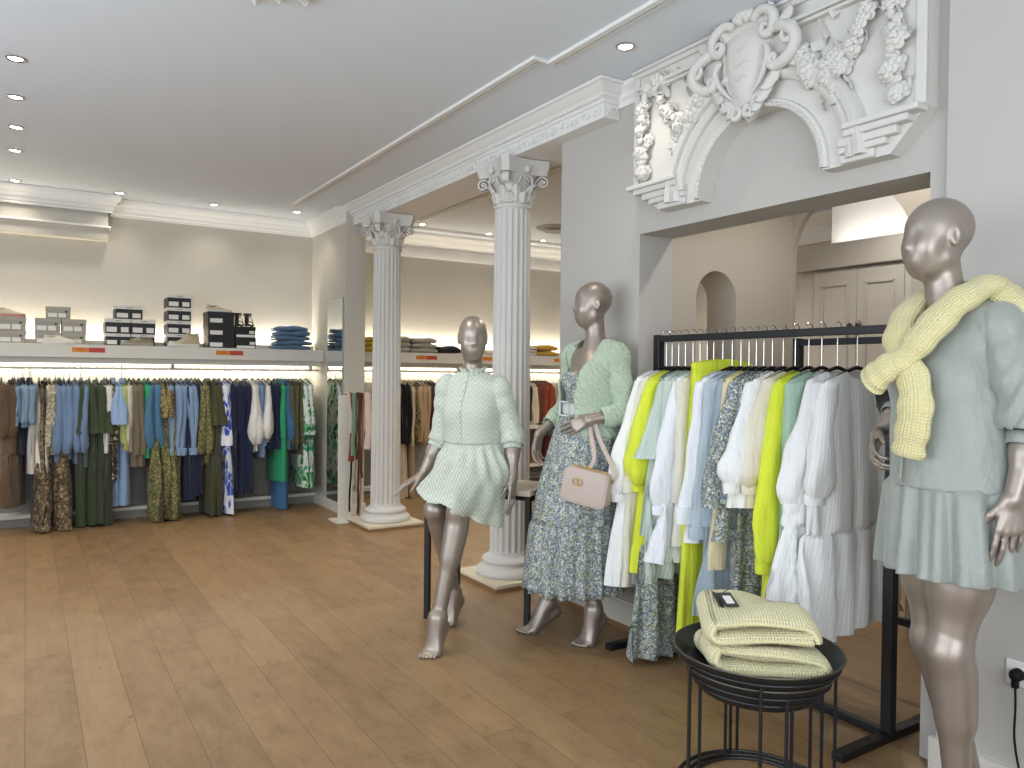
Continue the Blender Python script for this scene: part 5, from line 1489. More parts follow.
# name, plural, colour words, where, mat, x0, x1, n, L, opts
BACK = [
 ('dress', 'brown tiered maxi dress', None, 'by the light denim shirts', 'brown', -0.09, -0.09, 1, 1.03, dict(wb=0.27, tier=0.6, amp=0.018, t1=0.06, slv=S(0.40))),
 ('blouse', 'brown blouses', 'brown blouse', 'at the window end of the back rail', 'brown', -0.165, -0.075, 2, 0.40, dict(slv=S(0.42, PUFF), wb=0.2)),
 ('shirt', 'light denim shirts', 'light denim shirt', 'between brown blouses and white tops', 'denim_lt', -0.05, 0.035, 3, 0.33, dict(slv=S(0.30))),
 ('trousers', 'navy trousers', 'pair of navy trousers', 'under the light denim shirts', 'navy', -0.02, 0.03, 2, 0.58, dict(ws=0.15, wb=0.15, split=True, neck=0, drop=0)),
 ('top', 'white strappy tops', 'white strappy top', 'beside the beige printed blouses', 'strap_white', 0.045, 0.15, 3, 0.72, dict(ws=0.10, wb=0.22, amp=0.010, neck=0.1)),
 ('blouse', 'beige printed blouses', 'beige printed blouse', 'beside the white strappy tops', 'beige_floral', 0.172, 0.215, 2, 0.59, dict(slv=S(0.5), wb=0.2)),
 ('dress', 'brown paisley maxi dresses', 'brown paisley maxi dress', 'below the white strappy tops', 'paisley', 0.135, 0.25, 2, 1.19, dict(wb=0.27, tier=0.55, amp=0.02, t1=0.06, ws=0.15)),
 ('blouse', 'mid blue blouses', 'mid blue blouse', 'between paisley and dark green', 'mid_blue', 0.235, 0.40, 5, 0.66, dict(slv=S(0.56, PUFF, 0.04), wb=0.21)),
 ('jumpsuit', 'dark green jumpsuits', 'dark green jumpsuit', 'beside the mid blue blouses', 'dark_green', 0.41, 0.58, 4, 1.19, dict(slv=S(0.40, WIDE, 0.04), wb=0.22, t1=0.045, split=True, amp=0.012)),
 ('shirt', 'white shirt hanging between dark green jumpsuits and sky blue shirts', None, '', 'plain_white', 0.60, 0.60, 1, 0.58, dict(slv=S(0.5))),
 ('blouse', 'dark multicoloured print blouse hanging against the sky blue shirts', None, '', 'dark_multi', 0.632, 0.632, 1, 0.80, dict(slv=S(0.5))),
 ('shirt', 'short sleeved sky blue shirts', 'sky blue short sleeved shirt', 'above the pale blue jeans', 'sky_blue', 0.655, 0.715, 2, 0.36, dict(slv=S(0.33, WIDE, 0.05), wb=0.2, t1=0.05)),
 ('jeans', 'pale blue jeans', 'pair of pale blue jeans', 'under the sky blue shirts', 'jeans_lt', 0.645, 0.72, 2, 1.06, dict(ws=0.15, wb=0.17, split=True, neck=0, drop=0, t1=0.05)),
 ('top', 'lime green top hanging between sky blue shirts and taupe shirts', None, '', 'lime', 0.745, 0.745, 1, 0.59, dict(slv=S(0.5))),
 ('top', 'off white top hanging against the taupe shirts', None, '', 'offwhite', 0.775, 0.775, 1, 0.60, dict(slv=S(0.5))),
 ('shirt', 'taupe shirts', 'taupe shirt', 'beside the green knit top', 'taupe', 0.81, 0.855, 2, 0.70, dict(slv=S(0.60), wb=0.21, t1=0.045)),
 ('top', 'green knit top hanging between taupe shirts and teal blouses', None, '', 'green', 0.90, 0.90, 1, 0.65, dict(slv=S(0.5))),
 ('blouse', 'teal blouses', 'teal blouse', 'beside the green knit top', 'teal', 0.93, 0.985, 2, 0.61, dict(slv=S(0.55, PUFF), wb=0.2)),
 ('blouse', 'leopard print blouses', 'leopard print blouse', 'above the khaki maxi dresses', 'leopard', 1.025, 1.085, 2, 0.31, dict(slv=S(0.28, WIDE), wb=0.2, t1=0.05)),
 ('dress', 'khaki printed maxi dresses', 'khaki printed maxi dress', 'reaching the floor under leopard blouses', 'khaki_print', 0.985, 1.12, 3, 1.18, dict(wb=0.30, amp=0.022, t1=0.055, ws=0.16)),
 ('shirt', 'steel blue shirts', 'steel blue shirt', 'beside the leopard print blouses', 'steel_blue', 1.115, 1.29, 5, 0.66, dict(slv=S(0.57, STRAIGHT, 0.05), wb=0.21, cuff=0.05)),
 ('dress', 'navy dresses', 'navy dress', 'behind the steel blue shirts', 'navy', 1.255, 1.325, 2, 1.03, dict(wb=0.26, amp=0.016, t1=0.05, slv=S(0.4))),
 ('blouse', 'khaki printed blouses', 'khaki printed blouse', 'between steel blue and dark olive', 'khaki_print', 1.355, 1.415, 2, 0.73, dict(slv=S(0.62, PUFF), wb=0.2, t1=0.045)),
 ('top', 'dark olive tops', 'dark olive top', 'beside the blue brush print blouses', 'olive_dark', 1.445, 1.50, 2, 0.36, dict(slv=S(0.36, WIDE, 0.04), wb=0.2, t1=0.045)),
 ('dress', 'long dark olive dresses', 'long dark olive dress', 'under the dark olive tops', 'olive_dark', 1.43, 1.49, 2, 1.19, dict(wb=0.27, amp=0.02, t1=0.05)),
 ('blouse', 'blue and white print blouses', 'blue and white print blouse', 'beside the dark olive tops', 'blue_brush', 1.535, 1.59, 2, 0.63, dict(slv=S(0.55, WIDE), wb=0.21, t1=0.045)),
 ('dress', 'blue and white print maxi dress under the matching blouses', None, '', 'blue_brush', 1.585, 1.585, 1, 1.19, dict(wb=0.27, amp=0.02, t1=0.04)),
 ('dress', 'long navy dresses', 'long navy dress', 'beside the white balloon blouses', 'navy', 1.635, 1.76, 3, 1.03, dict(wb=0.26, amp=0.018, t1=0.05, slv=S(0.45))),
 ('blouse', 'white balloon sleeved blouses', 'white balloon sleeved blouse', 'beside the long navy dresses', 'white_poplin', 1.785, 1.84, 2, 0.62, dict(slv=S(0.55, BALLOON, 0.05), wb=0.21)),
 ('blouse', 'mid blue blouse between the white balloon sleeved blouses', None, '', 'mid_blue', 1.895, 1.895, 1, 0.69, dict(slv=S(0.57))),
 ('blouse', 'white balloon sleeved blouse hanging alone against the navy blouses', None, '', 'white_poplin', 1.94, 1.94, 1, 0.56, dict(slv=S(0.50, BALLOON, 0.06))),
 ('blouse', 'navy blouses', 'navy blouse', 'between white balloon blouse and green top', 'navy', 1.99, 2.05, 2, 0.65, dict(slv=S(0.55), t1=0.045)),
 ('top', 'bright green long top hanging over the teal jeans', None, '', 'green', 2.075, 2.075, 1, 0.92, dict(slv=S(0.5), t1=0.05)),
 ('jeans', 'pair of long teal jeans reaching the floor', None, '', 'teal_denim', 2.095, 2.095, 1, 1.19, dict(ws=0.16, wb=0.19, split=True, neck=0, drop=0, t1=0.05)),
 ('blouse', 'teal blue blouse hanging between green top and olive shirts', None, '', 'teal_denim', 2.125, 2.125, 1, 0.60, dict(slv=S(0.52, PUFF))),
 ('shirt', 'olive shirts', 'olive shirt', 'beside the palm print dresses', 'olive', 2.16, 2.26, 4, 0.65, dict(slv=S(0.56), wb=0.2)),
 ('dress', 'green palm print dresses', 'green palm print dress', 'at the partition end of the rail', 'palm_print', 2.305, 2.36, 2, 1.02, dict(slv=S(0.48, WIDE), wb=0.24, tier=0.5, t1=0.045)),
]
REAR = [
 ('jumper', 'beige jumper hanging right behind the column by the belt stand', None, '', 'tan', 3.262, 3.262, 1, 0.53, dict(slv=S(0.48))),
 ('trousers', 'cream trousers', 'pair of cream trousers', 'under the black jumpers', 'cream', 3.335, 3.39, 2, 1.19, dict(ws=0.15, wb=0.19, split=True, neck=0, drop=0, t1=0.045)),
 ('jumper', 'black jumpers', 'black jumper', 'in the rear room', 'black_knit', 3.315, 3.40, 4, 0.62, dict(slv=S(0.58), t1=0.04)),
 ('blouse', 'cream blouse hanging between black jumpers and leopard blouse', None, '', 'cream', 3.43, 3.43, 1, 0.62, dict(slv=S(0.55))),
 ('trousers', 'pair of brown trousers below the leopard blouse', None, '', 'tan', 3.478, 3.478, 1, 1.19, dict(ws=0.15, wb=0.18, split=True, neck=0, drop=0)),
 ('blouse', 'leopard blouse hanging between cream blouse and tan shirts', None, '', 'leopard', 3.49, 3.49, 1, 0.60, dict(slv=S(0.52, PUFF))),
 ('shirt', 'tan shirts', 'tan shirt', 'beside the rear leopard blouse', 'tan', 3.545, 3.64, 3, 0.63, dict(slv=S(0.58), wb=0.22, t1=0.04)),
 ('jumper', 'dark brown jumpers', 'dark brown jumper', 'behind the seated mannequin', 'dark_brown', 3.69, 3.74, 2, 0.60, dict(slv=S(0.5))),
 ('jumper', 'black jumper hanging beside the second column', None, '', 'black_knit', 4.93, 4.93, 1, 0.42, dict(slv=S(0.4))),
 ('jumper', 'cream jumpers', 'cream jumper', 'between the second column and cardigan mannequin', 'cream', 4.97, 5.02, 2, 0.44, dict(slv=S(0.42))),
 ('shirt', 'chestnut brown shirts', 'chestnut brown shirt', 'beside the cream jumpers', 'rust_brown', 5.06, 5.11, 2, 0.43, dict(slv=S(0.40))),
 ('dress', 'rust red tops', 'rust red top', 'behind the cardigan mannequin', 'rust', 5.155, 5.275, 4, 0.43, dict(slv=S(0.40), t1=0.04)),
]
k = 0
for rows, grp, zs, hg in ((BACK, GB, 1.262, 'hangers on the back wall rail'), (REAR, GR, 1.25, 'hangers on the rear room rail')):
    for nm, pl, one, where, mt, x0, x1, n, L, kw in rows:
        for i in range(n):
            k += 1
            x = lerp(x0, x1, i / max(1, n - 1)) if n > 1 else x0
            if n == 1: lb = pl + ((' ' + where) if where else '')
            else: lb = f"{ORD[i + 1]} of {NUM[n]} {pl} {where}"
            L2 = (L + 0.058) * (1 if L > 1.1 else random.Random(k).uniform(0.95, 1.04))
            dy = 0.04 if L > 0.95 else -0.01
            lower = nm in ('trousers', 'jeans')
            garment(nm if nm != 'jeans' else 'jeans', nm, lb, (x, 7.50, zs), 90 + random.Random(k).uniform(-7, 7), mt, min(L2, zs - 0.012), grp, seed=k, nx=13, nz=9, res=0.5, **{**dict(t1=0.03, amp=0.007), **kw})
            hl = 'black hanger for ' + (('the ' + lb) if n > 1 else (lb if lb.startswith('pair') else 'the ' + lb))
            w = hl.split()
            hanger((x, 7.50, zs + 0.004), 90, ' '.join(w[:16]), hg, 1.345 - zs - 0.004 + 0.010, 0.135 if lower else 0.165)

# ================================================================== goods on the shelves
ZT = 1.546
plain('box_grey', '#a39e92', 0.7); plain('box_grey_lid', '#aaa598', 0.7); plain('box_black', '#17181c', 0.5); plain('box_white', '#dcd9d2', 0.6)
plain('label_white', '#e6e4de', 0.6); plain('dot_black', '#111114', 0.5); plain('ink_grey', '#8d8b88', 0.6)
def shoebox(x0, x1, z0, h, kind, label, group, y0=7.40, rz=0.0, dep=0.24):
    w = x1 - x0
    t = thing('shoebox', label, 'box', ((x0 + x1) / 2, y0 + dep / 2, z0), rz, group)
    body = {'grey': 'box_grey', 'bw': 'box_black', 'black': 'box_black', 'wb': 'box_black'}[kind]
    lid = {'grey': 'box_grey_lid', 'bw': 'box_white', 'black': 'box_black', 'wb': 'box_black'}[kind]
    lh = h * (0.26 if kind == 'bw' else 0.3)
    b = MB().bx(-w / 2 + 0.003, w / 2 - 0.003, -dep / 2 + 0.003, dep / 2 - 0.003, 0, h - 0.004).build('box_body', MATS[body], t, smooth=False, bevel=0.001)
    MB().bx(-w / 2, w / 2, -dep / 2, dep / 2, h - lh, h - 0.001).build('lid', MATS[lid], t, smooth=False, bevel=0.0015)
    f = -dep / 2 + 0.0028
    lz = (h - lh) * 0.5
    spans = ((-0.42, -0.06), (0.0, 0.30)) if kind == 'grey' else (((-0.44, -0.04), (0.12, 0.42)) if kind == 'bw' else ((-0.42, 0.05),) if kind == 'black' else ((-0.44, 0.44),))
    for a, c in spans:
        z0_, z1_ = (0.10 * h, 0.44 * h) if kind != 'wb' else (0.04 * h, 0.26 * h)
        l = MB().bx(a * w, c * w, f - 0.0012, f, z0_, z1_).build('paper_label', MATS['label_white'], b, smooth=False)
    if kind == 'wb': MB().bx(0.18 * w, 0.42 * w, f - 0.0012, f, 0.36 * h, 0.62 * h).build('paper_label', MATS['label_white'], b, smooth=False)
    if kind == 'grey':
        MB().lathe([(0.001, 0), (0.009, 0), (0.009, 0.001), (0.001, 0.001)], 14).build('round_mark', MATS['dot_black'], b, M=Matrix.Translation((0.30 * w, f, 0.58 * h)) @ Matrix.Rotation(radians(90), 4, 'X'))
    if kind == 'bw': MB().bx(-0.1 * w, 0.14 * w, -dep / 2 - 0.001, -dep / 2, h - lh * 0.6, h - lh * 0.42).build('printed_line', MATS['ink_grey'], t, smooth=False)
    return t
GBX = 'shoeboxes on the long shelf'
shoebox(-0.185, 0.008, ZT, 0.10, 'grey', 'grey shoebox at the window end under another grey shoebox', GBX)
shoebox(-0.187, 0.008, ZT + 0.10, 0.115, 'grey', 'grey shoebox with the pink soled sneaker on its lid', GBX)
shoebox(0.068, 0.250, ZT, 0.10, 'grey', 'grey shoebox behind the heel of the plain white sneaker', GBX, 7.44)
shoebox(0.258, 0.440, ZT, 0.10, 'grey', 'grey shoebox behind the toe of the plain white sneaker', GBX, 7.44)
shoebox(0.068, 0.253, ZT + 0.10, 0.115, 'grey', 'grey shoebox in the middle row, above the white sneaker heel', GBX, 7.44)
shoebox(0.258, 0.443, ZT + 0.10, 0.115, 'grey', 'grey shoebox in the middle row, above the white sneaker toe', GBX, 7.44)
shoebox(0.146, 0.326, ZT + 0.215, 0.10, 'grey', 'grey shoebox alone on top of the grey pyramid', GBX, 7.44)
shoebox(0.585, 0.780, ZT, 0.105, 'bw', 'black shoebox with white lid, bottom row beside the olive sneaker', GBX, 7.45)
shoebox(0.788, 0.980, ZT, 0.105, 'bw', 'black shoebox with white lid half hidden behind the olive sneaker', GBX, 7.45)
shoebox(0.582, 0.782, ZT + 0.105, 0.13, 'bw', 'black shoebox with white lid, middle row, nearer the grey pyramid', GBX, 7.45)
shoebox(0.786, 0.984, ZT + 0.105, 0.13, 'bw', 'black shoebox with white lid, middle row, nearer the tall stack', GBX, 7.45)
shoebox(0.660, 0.880, ZT + 0.235, 0.115, 'bw', 'black shoebox with white lid topping the pyramid of three rows', GBX, 7.45)
for i, w in enumerate(('lowest in the tall stack of four', 'second from below in the tall stack of four', 'third from below in the tall stack of four', 'topmost in the tall stack of four')):
    shoebox(1.079, 1.281, ZT + i * 0.119, 0.119, 'bw', 'black shoebox with white lid, ' + w, GBX, 7.45)
for i, w in enumerate(('lowest of the three under the beige sneaker', 'middle of the three under the beige sneaker', 'directly under the beige sneaker')):
    shoebox(1.419, 1.655, ZT + i * 0.112, 0.112, 'black', 'all black shoebox, ' + w, GBX, 7.42)
shoebox(1.665, 1.856, ZT, 0.103, 'wb', 'black shoebox with long white label, lower one under the sandals', GBX, 7.42)
shoebox(1.662, 1.850, ZT + 0.103, 0.105, 'wb', 'black shoebox with long white label carrying the black sandals', GBX, 7.42)

def sneaker(loc, rz, label, upper, sole, lace, high=False, s=1.0):
    t = thing('sneaker', label, 'shoe', loc, rz)
    sec = [(-0.140, 0.018, 0.050), (-0.132, 0.030, 0.072), (-0.115, 0.035, 0.080), (-0.08, 0.037, 0.075), (-0.05, 0.037, 0.072), (-0.025, 0.037, 0.082), (0.0, 0.039, 0.078), (0.035, 0.042, 0.064), (0.07, 0.045, 0.052), (0.10, 0.045, 0.044), (0.125, 0.038, 0.038), (0.142, 0.022, 0.032), (0.148, 0.008, 0.026)]
    if high: sec = [(x, w, h + (0.05 if x < -0.02 else 0.03 if x < 0.01 else 0)) for x, w, h in sec]
    m = MB(); R = []
    for x, w, h in sec:
        R.append([(x * s, w * s * cos(a) * (1 if sin(a) < 0.5 else 0.85), (0.018 + max(0.0, (h - 0.018) * (sin(a) if sin(a) > 0 else 0.0) ** 0.7)) * s) for a in [-0.25 + (pi + 0.5) * j / 16 for j in range(17)]])
    m.loft(R, True, True, True)
    up = m.build('upper', MATS[upper], t, angle=70)
    m = MB(); R = []
    for z, g in ((0.0, 0.96), (0.004, 1.02), (0.022, 1.05), (0.028, 1.03)):
        ring = []
        for x, w, h in sec: ring.append((x * s * 1.01, w * g * s, z * s + (0.004 * s if x > 0.12 else 0)))
        for x, w, h in reversed(sec): ring.append((x * s * 1.01, -w * g * s, z * s + (0.004 * s if x > 0.12 else 0)))
        R.append(ring)
    m.loft(R, True, True, True); m.build('sole', MATS[sole], t, angle=60)
    zt = (0.078 + (0.05 if high else 0)) * s
    m = MB(); m.tube([(-0.078 * s + 0.05 * s * cos(a), 0.030 * s * sin(a), zt + 0.006 * s * cos(2 * a)) for a in [2 * pi * k / 20 for k in range(20)]], 0.006 * s, 6, closed=True); m.build('collar', MATS[upper], up)
    MB().ell((-0.078 * s, 0, zt - 0.004 * s), (0.045 * s, 0.027 * s, 0.006 * s), 14, 5).build('opening_shade', MATS['dot_black'], up)  # black disc paints the shade inside the shoe opening
    for k in range(5):
        x = (-0.012 + 0.017 * k) * s; z = interp([(a * s, c) for a, b, c in sec], x) * s + 0.001
        m = MB(); m.tube([(x, -0.024 * s, z - 0.012 * s), (x + 0.003, 0, z + 0.003), (x, 0.024 * s, z - 0.012 * s)], 0.003 * s, 6); m.build('lace', MATS[lace], up)
    return t
plain('shoe_white', '#dcd8ca', 0.6); plain('shoe_cream', '#cfc7ae', 0.7); plain('shoe_olive', '#8a8268', 0.8); plain('shoe_beige', '#b9ad92', 0.8); plain('sole_white', '#e2dfd5', 0.6); plain('sole_pink', '#c98f84', 0.6); plain('sole_grey', '#a7a190', 0.7)
sneaker((-0.125, 7.50, ZT + 0.2165), 0, 'cream sneaker with pink sole on the grey shoeboxes at the window end', 'shoe_cream', 'sole_pink', 'shoe_white', s=0.85)
sneaker((0.245, 7.385, ZT), -4, 'plain white sneaker standing in front of the grey pyramid', 'shoe_white', 'sole_white', 'shoe_white', s=0.86)
sneaker((0.83, 7.395, ZT), 184, 'olive and white sneaker in front of the white lidded boxes', 'shoe_olive', 'sole_grey', 'shoe_white', s=0.90)
sneaker((1.21, 7.39, ZT), 183, 'beige high top canvas sneaker in front of the tall stack', 'shoe_beige', 'sole_white', 'shoe_white', True, s=0.94)
sneaker((1.53, 7.52, ZT + 0.337), 0, 'beige sneaker standing on top of the black shoeboxes', 'shoe_beige', 'sole_white', 'shoe_cream', s=0.78)
for i, (x, w) in enumerate(((1.708, 'beside the beige sneaker'), (1.80, 'nearer the folded jeans'))):
    t = thing('sandal', 'black strappy sandal on the boxes, ' + w, 'shoe', (x, 7.50, ZT + 0.209), group='black sandals')
    m = MB()
    out = [(0.036 * cos(a) * (1 - 0.15 * sin(a)), -0.02 + 0.09 * sin(a)) for a in [2 * pi * k / 24 for k in range(24)]]
    m.prism(out, 0, 0.012, lambda a, b, d: (a, b, d + (0.02 if b > 0.03 else 0.0))); m.build('sole', MATS['dot_black'], t, angle=40)
    for pts in (((-0.036, -0.06, 0.012), (-0.015, -0.06, 0.045), (0.03, -0.05, 0.03), (0.036, -0.04, 0.012)), ((0.036, -0.07, 0.012), (0.012, -0.06, 0.05), (-0.03, -0.04, 0.05), (-0.036, -0.02, 0.012)), ((-0.036, -0.01, 0.012), (-0.03, -0.02, 0.07), (0.02, 0.0, 0.10), (0.036, 0.04, 0.11), (0, 0.066, 0.115)), ((0.036, -0.01, 0.012), (0.03, -0.02, 0.07), (-0.02, 0.0, 0.10), (-0.036, 0.04, 0.11), (0, 0.066, 0.115))):
        m = MB(); m.tube(catmull(pts, 6), 0.0065, 6, flat=0.4); m.build('strap', MATS['dot_black'], t)
    m = MB(); m.tube([(0.034 * cos(a), 0.035 + 0.033 * sin(a), 0.125) for a in [2 * pi * k / 20 for k in range(20)]], 0.006, 6, closed=True); m.build('strap', MATS['dot_black'], t)
    m = MB(); m.box((0, 0.066, 0.07), (0.04, 0.006, 0.10)); m.build('heel_counter', MATS['dot_black'], t, smooth=False, bevel=0.003)

def folded(loc, w, d, h, label, cat, name, mat, rz=0, group=None, seed=0, nx=16, droop=0.006):
    """a garment folded in two, the round fold towards the front"""
    rnd = random.Random(seed); ph = [rnd.random() * 6 for _ in range(5)]
    t = thing(name, label, cat, loc, rz, group)
    th = h * 0.5; R = []
    for i in range(nx + 1):
        u = -1 + 2 * i / nx
        g = (max(0.0, 1 - abs(u) ** 5)) ** 0.5 * 0.45 + 0.55
        x = u * w / 2; ring = []
        path = [(d / 2, th / 2), (d / 4, th / 2), (0, th / 2), (-d / 4, th / 2), (-d / 2 + th, th / 2)]
        path += [(-d / 2 + th - th * 0.75 * sin(a), th - th * 0.5 * cos(a)) for a in (0.5, 1.0, pi / 2, pi - 1.0, pi - 0.5)]
        path += [(-d / 2 + th, 1.5 * th), (-d / 4, 1.5 * th), (0, 1.5 * th), (d / 4, 1.5 * th), (d / 2, 1.5 * th)]
        up = []; lo = []
        for k in range(len(path)):
            a = path[max(0, k - 1)]; b = path[min(len(path) - 1, k + 1)]
            ty, tz = b[0] - a[0], b[1] - a[1]; L = sqrt(ty * ty + tz * tz) or 1; ny, nz = tz / L, -ty / L
            o = th * 0.47 * g
            up.append((path[k][0] + ny * o, path[k][1] + nz * o)); lo.append((path[k][0] - ny * o * 0.9, path[k][1] - nz * o * 0.9))
        for y, z in up + lo[::-1]:
            zz = z + (0.006 * sin(8 * x / w + ph[0] + 3 * y / d) + 0.004 * sin(17 * y / d + ph[1])) * (z / h) * (h / 0.04) - droop * abs(u) ** 3 * (z / h)
            ring.append((x + 0.004 * sin(9 * z / h + ph[2]), y + 0.005 * sin(5 * u + ph[3]), max(0.0, zz)))
        R.append(ring)
    MB().loft(R, True, True, True).build('folded_cloth', MATS[mat], t, angle=180)
    return t
cloth('denim_fold', '#54718e', '#5f7d9a')
for i, (n_, w, dx) in enumerate((('lowest', 0.33, 0), ('second from below', 0.34, 0.008), ('third from below', 0.32, -0.004), ('second from the top', 0.31, 0.006), ('topmost', 0.29, -0.008))):
    folded((2.20 + dx, 7.50, ZT + i * 0.045), w, 0.26, 0.046, f'folded blue jeans, {n_} in the stack beside the partition', 'jeans', 'folded_jeans', 'denim_fold', 0, 'folded jeans', seed=40 + i)
cloth('grey_wool', '#9b968c', '#a6a197'); cloth('mustard', '#b58f3a', '#c19b45'); cloth('ochre', '#b79a2c', '#c3a63a'); cloth('pinkish', '#cfc0b2', '#d8cabd')
FK = 'folded knitwear on the rear shelf'
for i in range(3): folded((2.97, 7.52, ZT + i * 0.05), 0.20, 0.26, 0.05, f"{('lowest','middle','topmost')[i]} ochre folded jumper between partition and column", 'jumper', 'folded_jumper', 'ochre', 0, FK, seed=60 + i)
for i in range(3): folded((3.31 + 0.01 * (i % 2), 7.52, ZT + i * 0.055), 0.27, 0.26, 0.055, f"{('lowest','middle','topmost')[i]} grey folded jumper in the stack right behind the column", 'jumper', 'folded_jumper', 'grey_wool', 0, FK, seed=70 + i)
for i in range(3): folded((3.615 + 0.008 * (i % 2), 7.52, ZT + i * 0.052), 0.31 - 0.01 * i, 0.26, 0.052, f"{('lowest','middle','topmost')[i]} grey folded jumper in the stack beside the black one", 'jumper', 'folded_jumper', 'grey_wool', 0, FK, seed=80 + i)
folded((3.93, 7.52, ZT), 0.28, 0.26, 0.075, 'single black folded jumper on the rear shelf behind the seated head', 'jumper', 'folded_jumper', 'black_knit', 0, FK, seed=90)
folded((4.445, 7.52, ZT), 0.20, 0.26, 0.05, 'pale folded top on the rear shelf between seated head and column', 'jumper', 'folded_jumper', 'pinkish', 0, FK, seed=91)
for i in range(3): folded((5.0, 7.52, ZT + i * 0.036), 0.17, 0.26, 0.036, f"{('lowest','middle','topmost')[i]} pinkish folded top beside the mustard jumpers", 'jumper', 'folded_jumper', 'pinkish', 0, FK, seed=95 + i)
for i in range(2): folded((5.25, 7.52, ZT + i * 0.062), 0.31 - 0.03 * i, 0.26, 0.062, f"{('lower','upper')[i]} mustard folded jumper on the rear shelf by the pier", 'jumper', 'folded_jumper', 'mustard', 0, FK, seed=98 + i)

plain('label_orange', '#d98324', 0.5); plain('label_red', '#b8402c', 0.5); plain('ink_dark', '#7c3b1c', 0.6)
def sale(x0, x1, where, zc=1.5, red=True):
    t = thing('shelf_label', ('orange and red' if red else 'small orange') + ' paper label on the shelf edge ' + where, 'label', ((x0 + x1) / 2, 7.349, zc), group='shelf edge labels')
    w = (x1 - x0) / 2
    a = MB().bx(-w, 0 if red else w, -0.0015, 0, -0.02, 0.02).build('orange_card', MATS['label_orange'], t, smooth=False)
    if red: MB().bx(0.001, w, -0.0015, 0, -0.021, 0.02).build('red_card', MATS['label_red'], t, smooth=False)
    for k in range(2): MB().bx(-w * 0.7, -w * 0.25, -0.002, -0.0014, -0.004 + 0.010 * k, -0.001 + 0.010 * k).build('printed_line', MATS['ink_dark'], a, smooth=False)
sale(0.33, 0.575, 'below the white sneaker', 1.500); sale(1.476, 1.717, 'below the all black shoeboxes', 1.500)
sale(3.495, 3.744, 'below the grey folded jumpers', 1.495); sale(4.306, 4.451, 'beside the seated mannequin head', 1.495, False); sale(5.299, 5.403, 'below the mustard folded jumpers', 1.495, False)

# low shelf unit in the rear room
lu = thing('low_shelf_unit', 'low white shelf unit in the rear room under the rust tops', 'shelf unit', (5.2, 7.45, 0), kind='thing')
MB().bx(4.85, 5.75, 7.22, 7.70, 0.70, 0.735).build('top_board', MATS['shelf_white'], lu, True, smooth=False)
MB().bx(4.85, 5.75, 7.24, 7.70, 0.26, 0.29).build('shelf_board', MATS['shelf_white'], lu, True, smooth=False)
for x in (4.86, 5.74): MB().bx(x - 0.015, x + 0.015, 7.24, 7.70, 0.0, 0.70).build('side_board', MATS['shelf_white'], lu, True, smooth=False)
hb = thing('shopping_bag', 'dark red bag standing in the low shelf unit behind the cardigan mannequin', 'bag', (5.30, 7.40, 0.29), group=None)
cloth('wine', '#5a211d', '#662822'); plain('tan_leather', '#8d5f3f', 0.6)
m = MB(); m.loft([[(a * g * (1 + 0.03 * sin(9 * a + z * 20)), b * (1 - 0.5 * z), z) for a, b in rr(0.11, 0.07, 0.03)] for z, g in ((0.0, 0.95), (0.02, 1.0), (0.15, 1.0), (0.27, 0.92), (0.30, 0.86))], True, True, True); m.build('bag_body', MATS['wine'], hb, angle=60)
m = MB(); m.tube(catmull([(-0.05, 0, 0.29), (-0.04, 0, 0.36), (0.04, 0, 0.36), (0.05, 0, 0.29)], 6), 0.006, 6); m.build('handle', MATS['wine'], hb)
hb = thing('shoulder_bag', 'small tan leather bag in the low shelf unit beside the dark red one', 'bag', (5.06, 7.38, 0.29))
m = MB(); m.loft([[(a * g, b * (1 - 1.5 * z), z) for a, b in rr(0.09, 0.06, 0.025)] for z, g in ((0.0, 0.97), (0.015, 1.0), (0.10, 0.85), (0.17, 0.5), (0.18, 0.4))], True, True, True); m.build('bag_body', MATS['tan_leather'], hb, angle=60)
m = MB(); m.tube(catmull([(-0.06, 0, 0.13), (-0.03, 0, 0.26), (0.03, 0, 0.26), (0.06, 0, 0.13)], 6), 0.004, 6); m.build('handle', MATS['tan_leather'], hb)

# ================================================================== nesting tray tables with two folded jumpers
t = NT('tray_black'); t.base('#1d1d1d').set(0.45, spec=0.5); MATS['tray_black'] = t.m
plain('rim_worn', '#57534b', 0.4, 0.5)
def tray_table(r, z, label, name='tray_table', legs=(30, 150, 250), depth=0.05, rb=None):
    t = thing(name, label, 'table', (1.996, 1.627, 0), 0, 'nesting tray tables')
    tr = MB().lathe([(0.001, z - depth), (r * 0.84, z - depth), (r * 0.87, z - depth + 0.004), (r * 0.985, z - 0.004), (r, z), (r * 1.005, z + 0.002), (r * 1.01, z - 0.003), (r * 0.995, z - 0.010), (r * 0.88, z - depth - 0.001), (r * 0.84, z - depth - 0.004), (0.001, z - depth - 0.004)], 72, cap=False).build('tray', MATS['tray_black'], t, angle=30)
    MB().tube([((r * 1.007) * cos(2 * pi * k / 72), (r * 1.007) * sin(2 * pi * k / 72), z) for k in range(72)], 0.003, 8, closed=True).build('rim', MATS['rim_worn'], tr)
    rl = r * 0.955
    MB().tube([(rl * cos(2 * pi * k / 72), rl * sin(2 * pi * k / 72), z - 0.028) for k in range(72)], 0.0045, 8, closed=True).build('support_ring', MATS['black_metal'], t)
    MB().tube([(rl * cos(2 * pi * k / 72), rl * sin(2 * pi * k / 72), 0.0055) for k in range(72)], 0.0055, 8, closed=True).build('base_ring', MATS['black_metal'], t)
    for a in legs: MB().tube([(rl * cos(radians(a)), rl * sin(radians(a)), 0.006), (rl * cos(radians(a)), rl * sin(radians(a)), z - 0.028)], 0.0055, 8).build('leg', MATS['black_metal'], t)
tray_table(0.262, 0.47, 'largest round black tray table, carrying the two yellow jumpers', legs=(-36, 54, 166, 222))
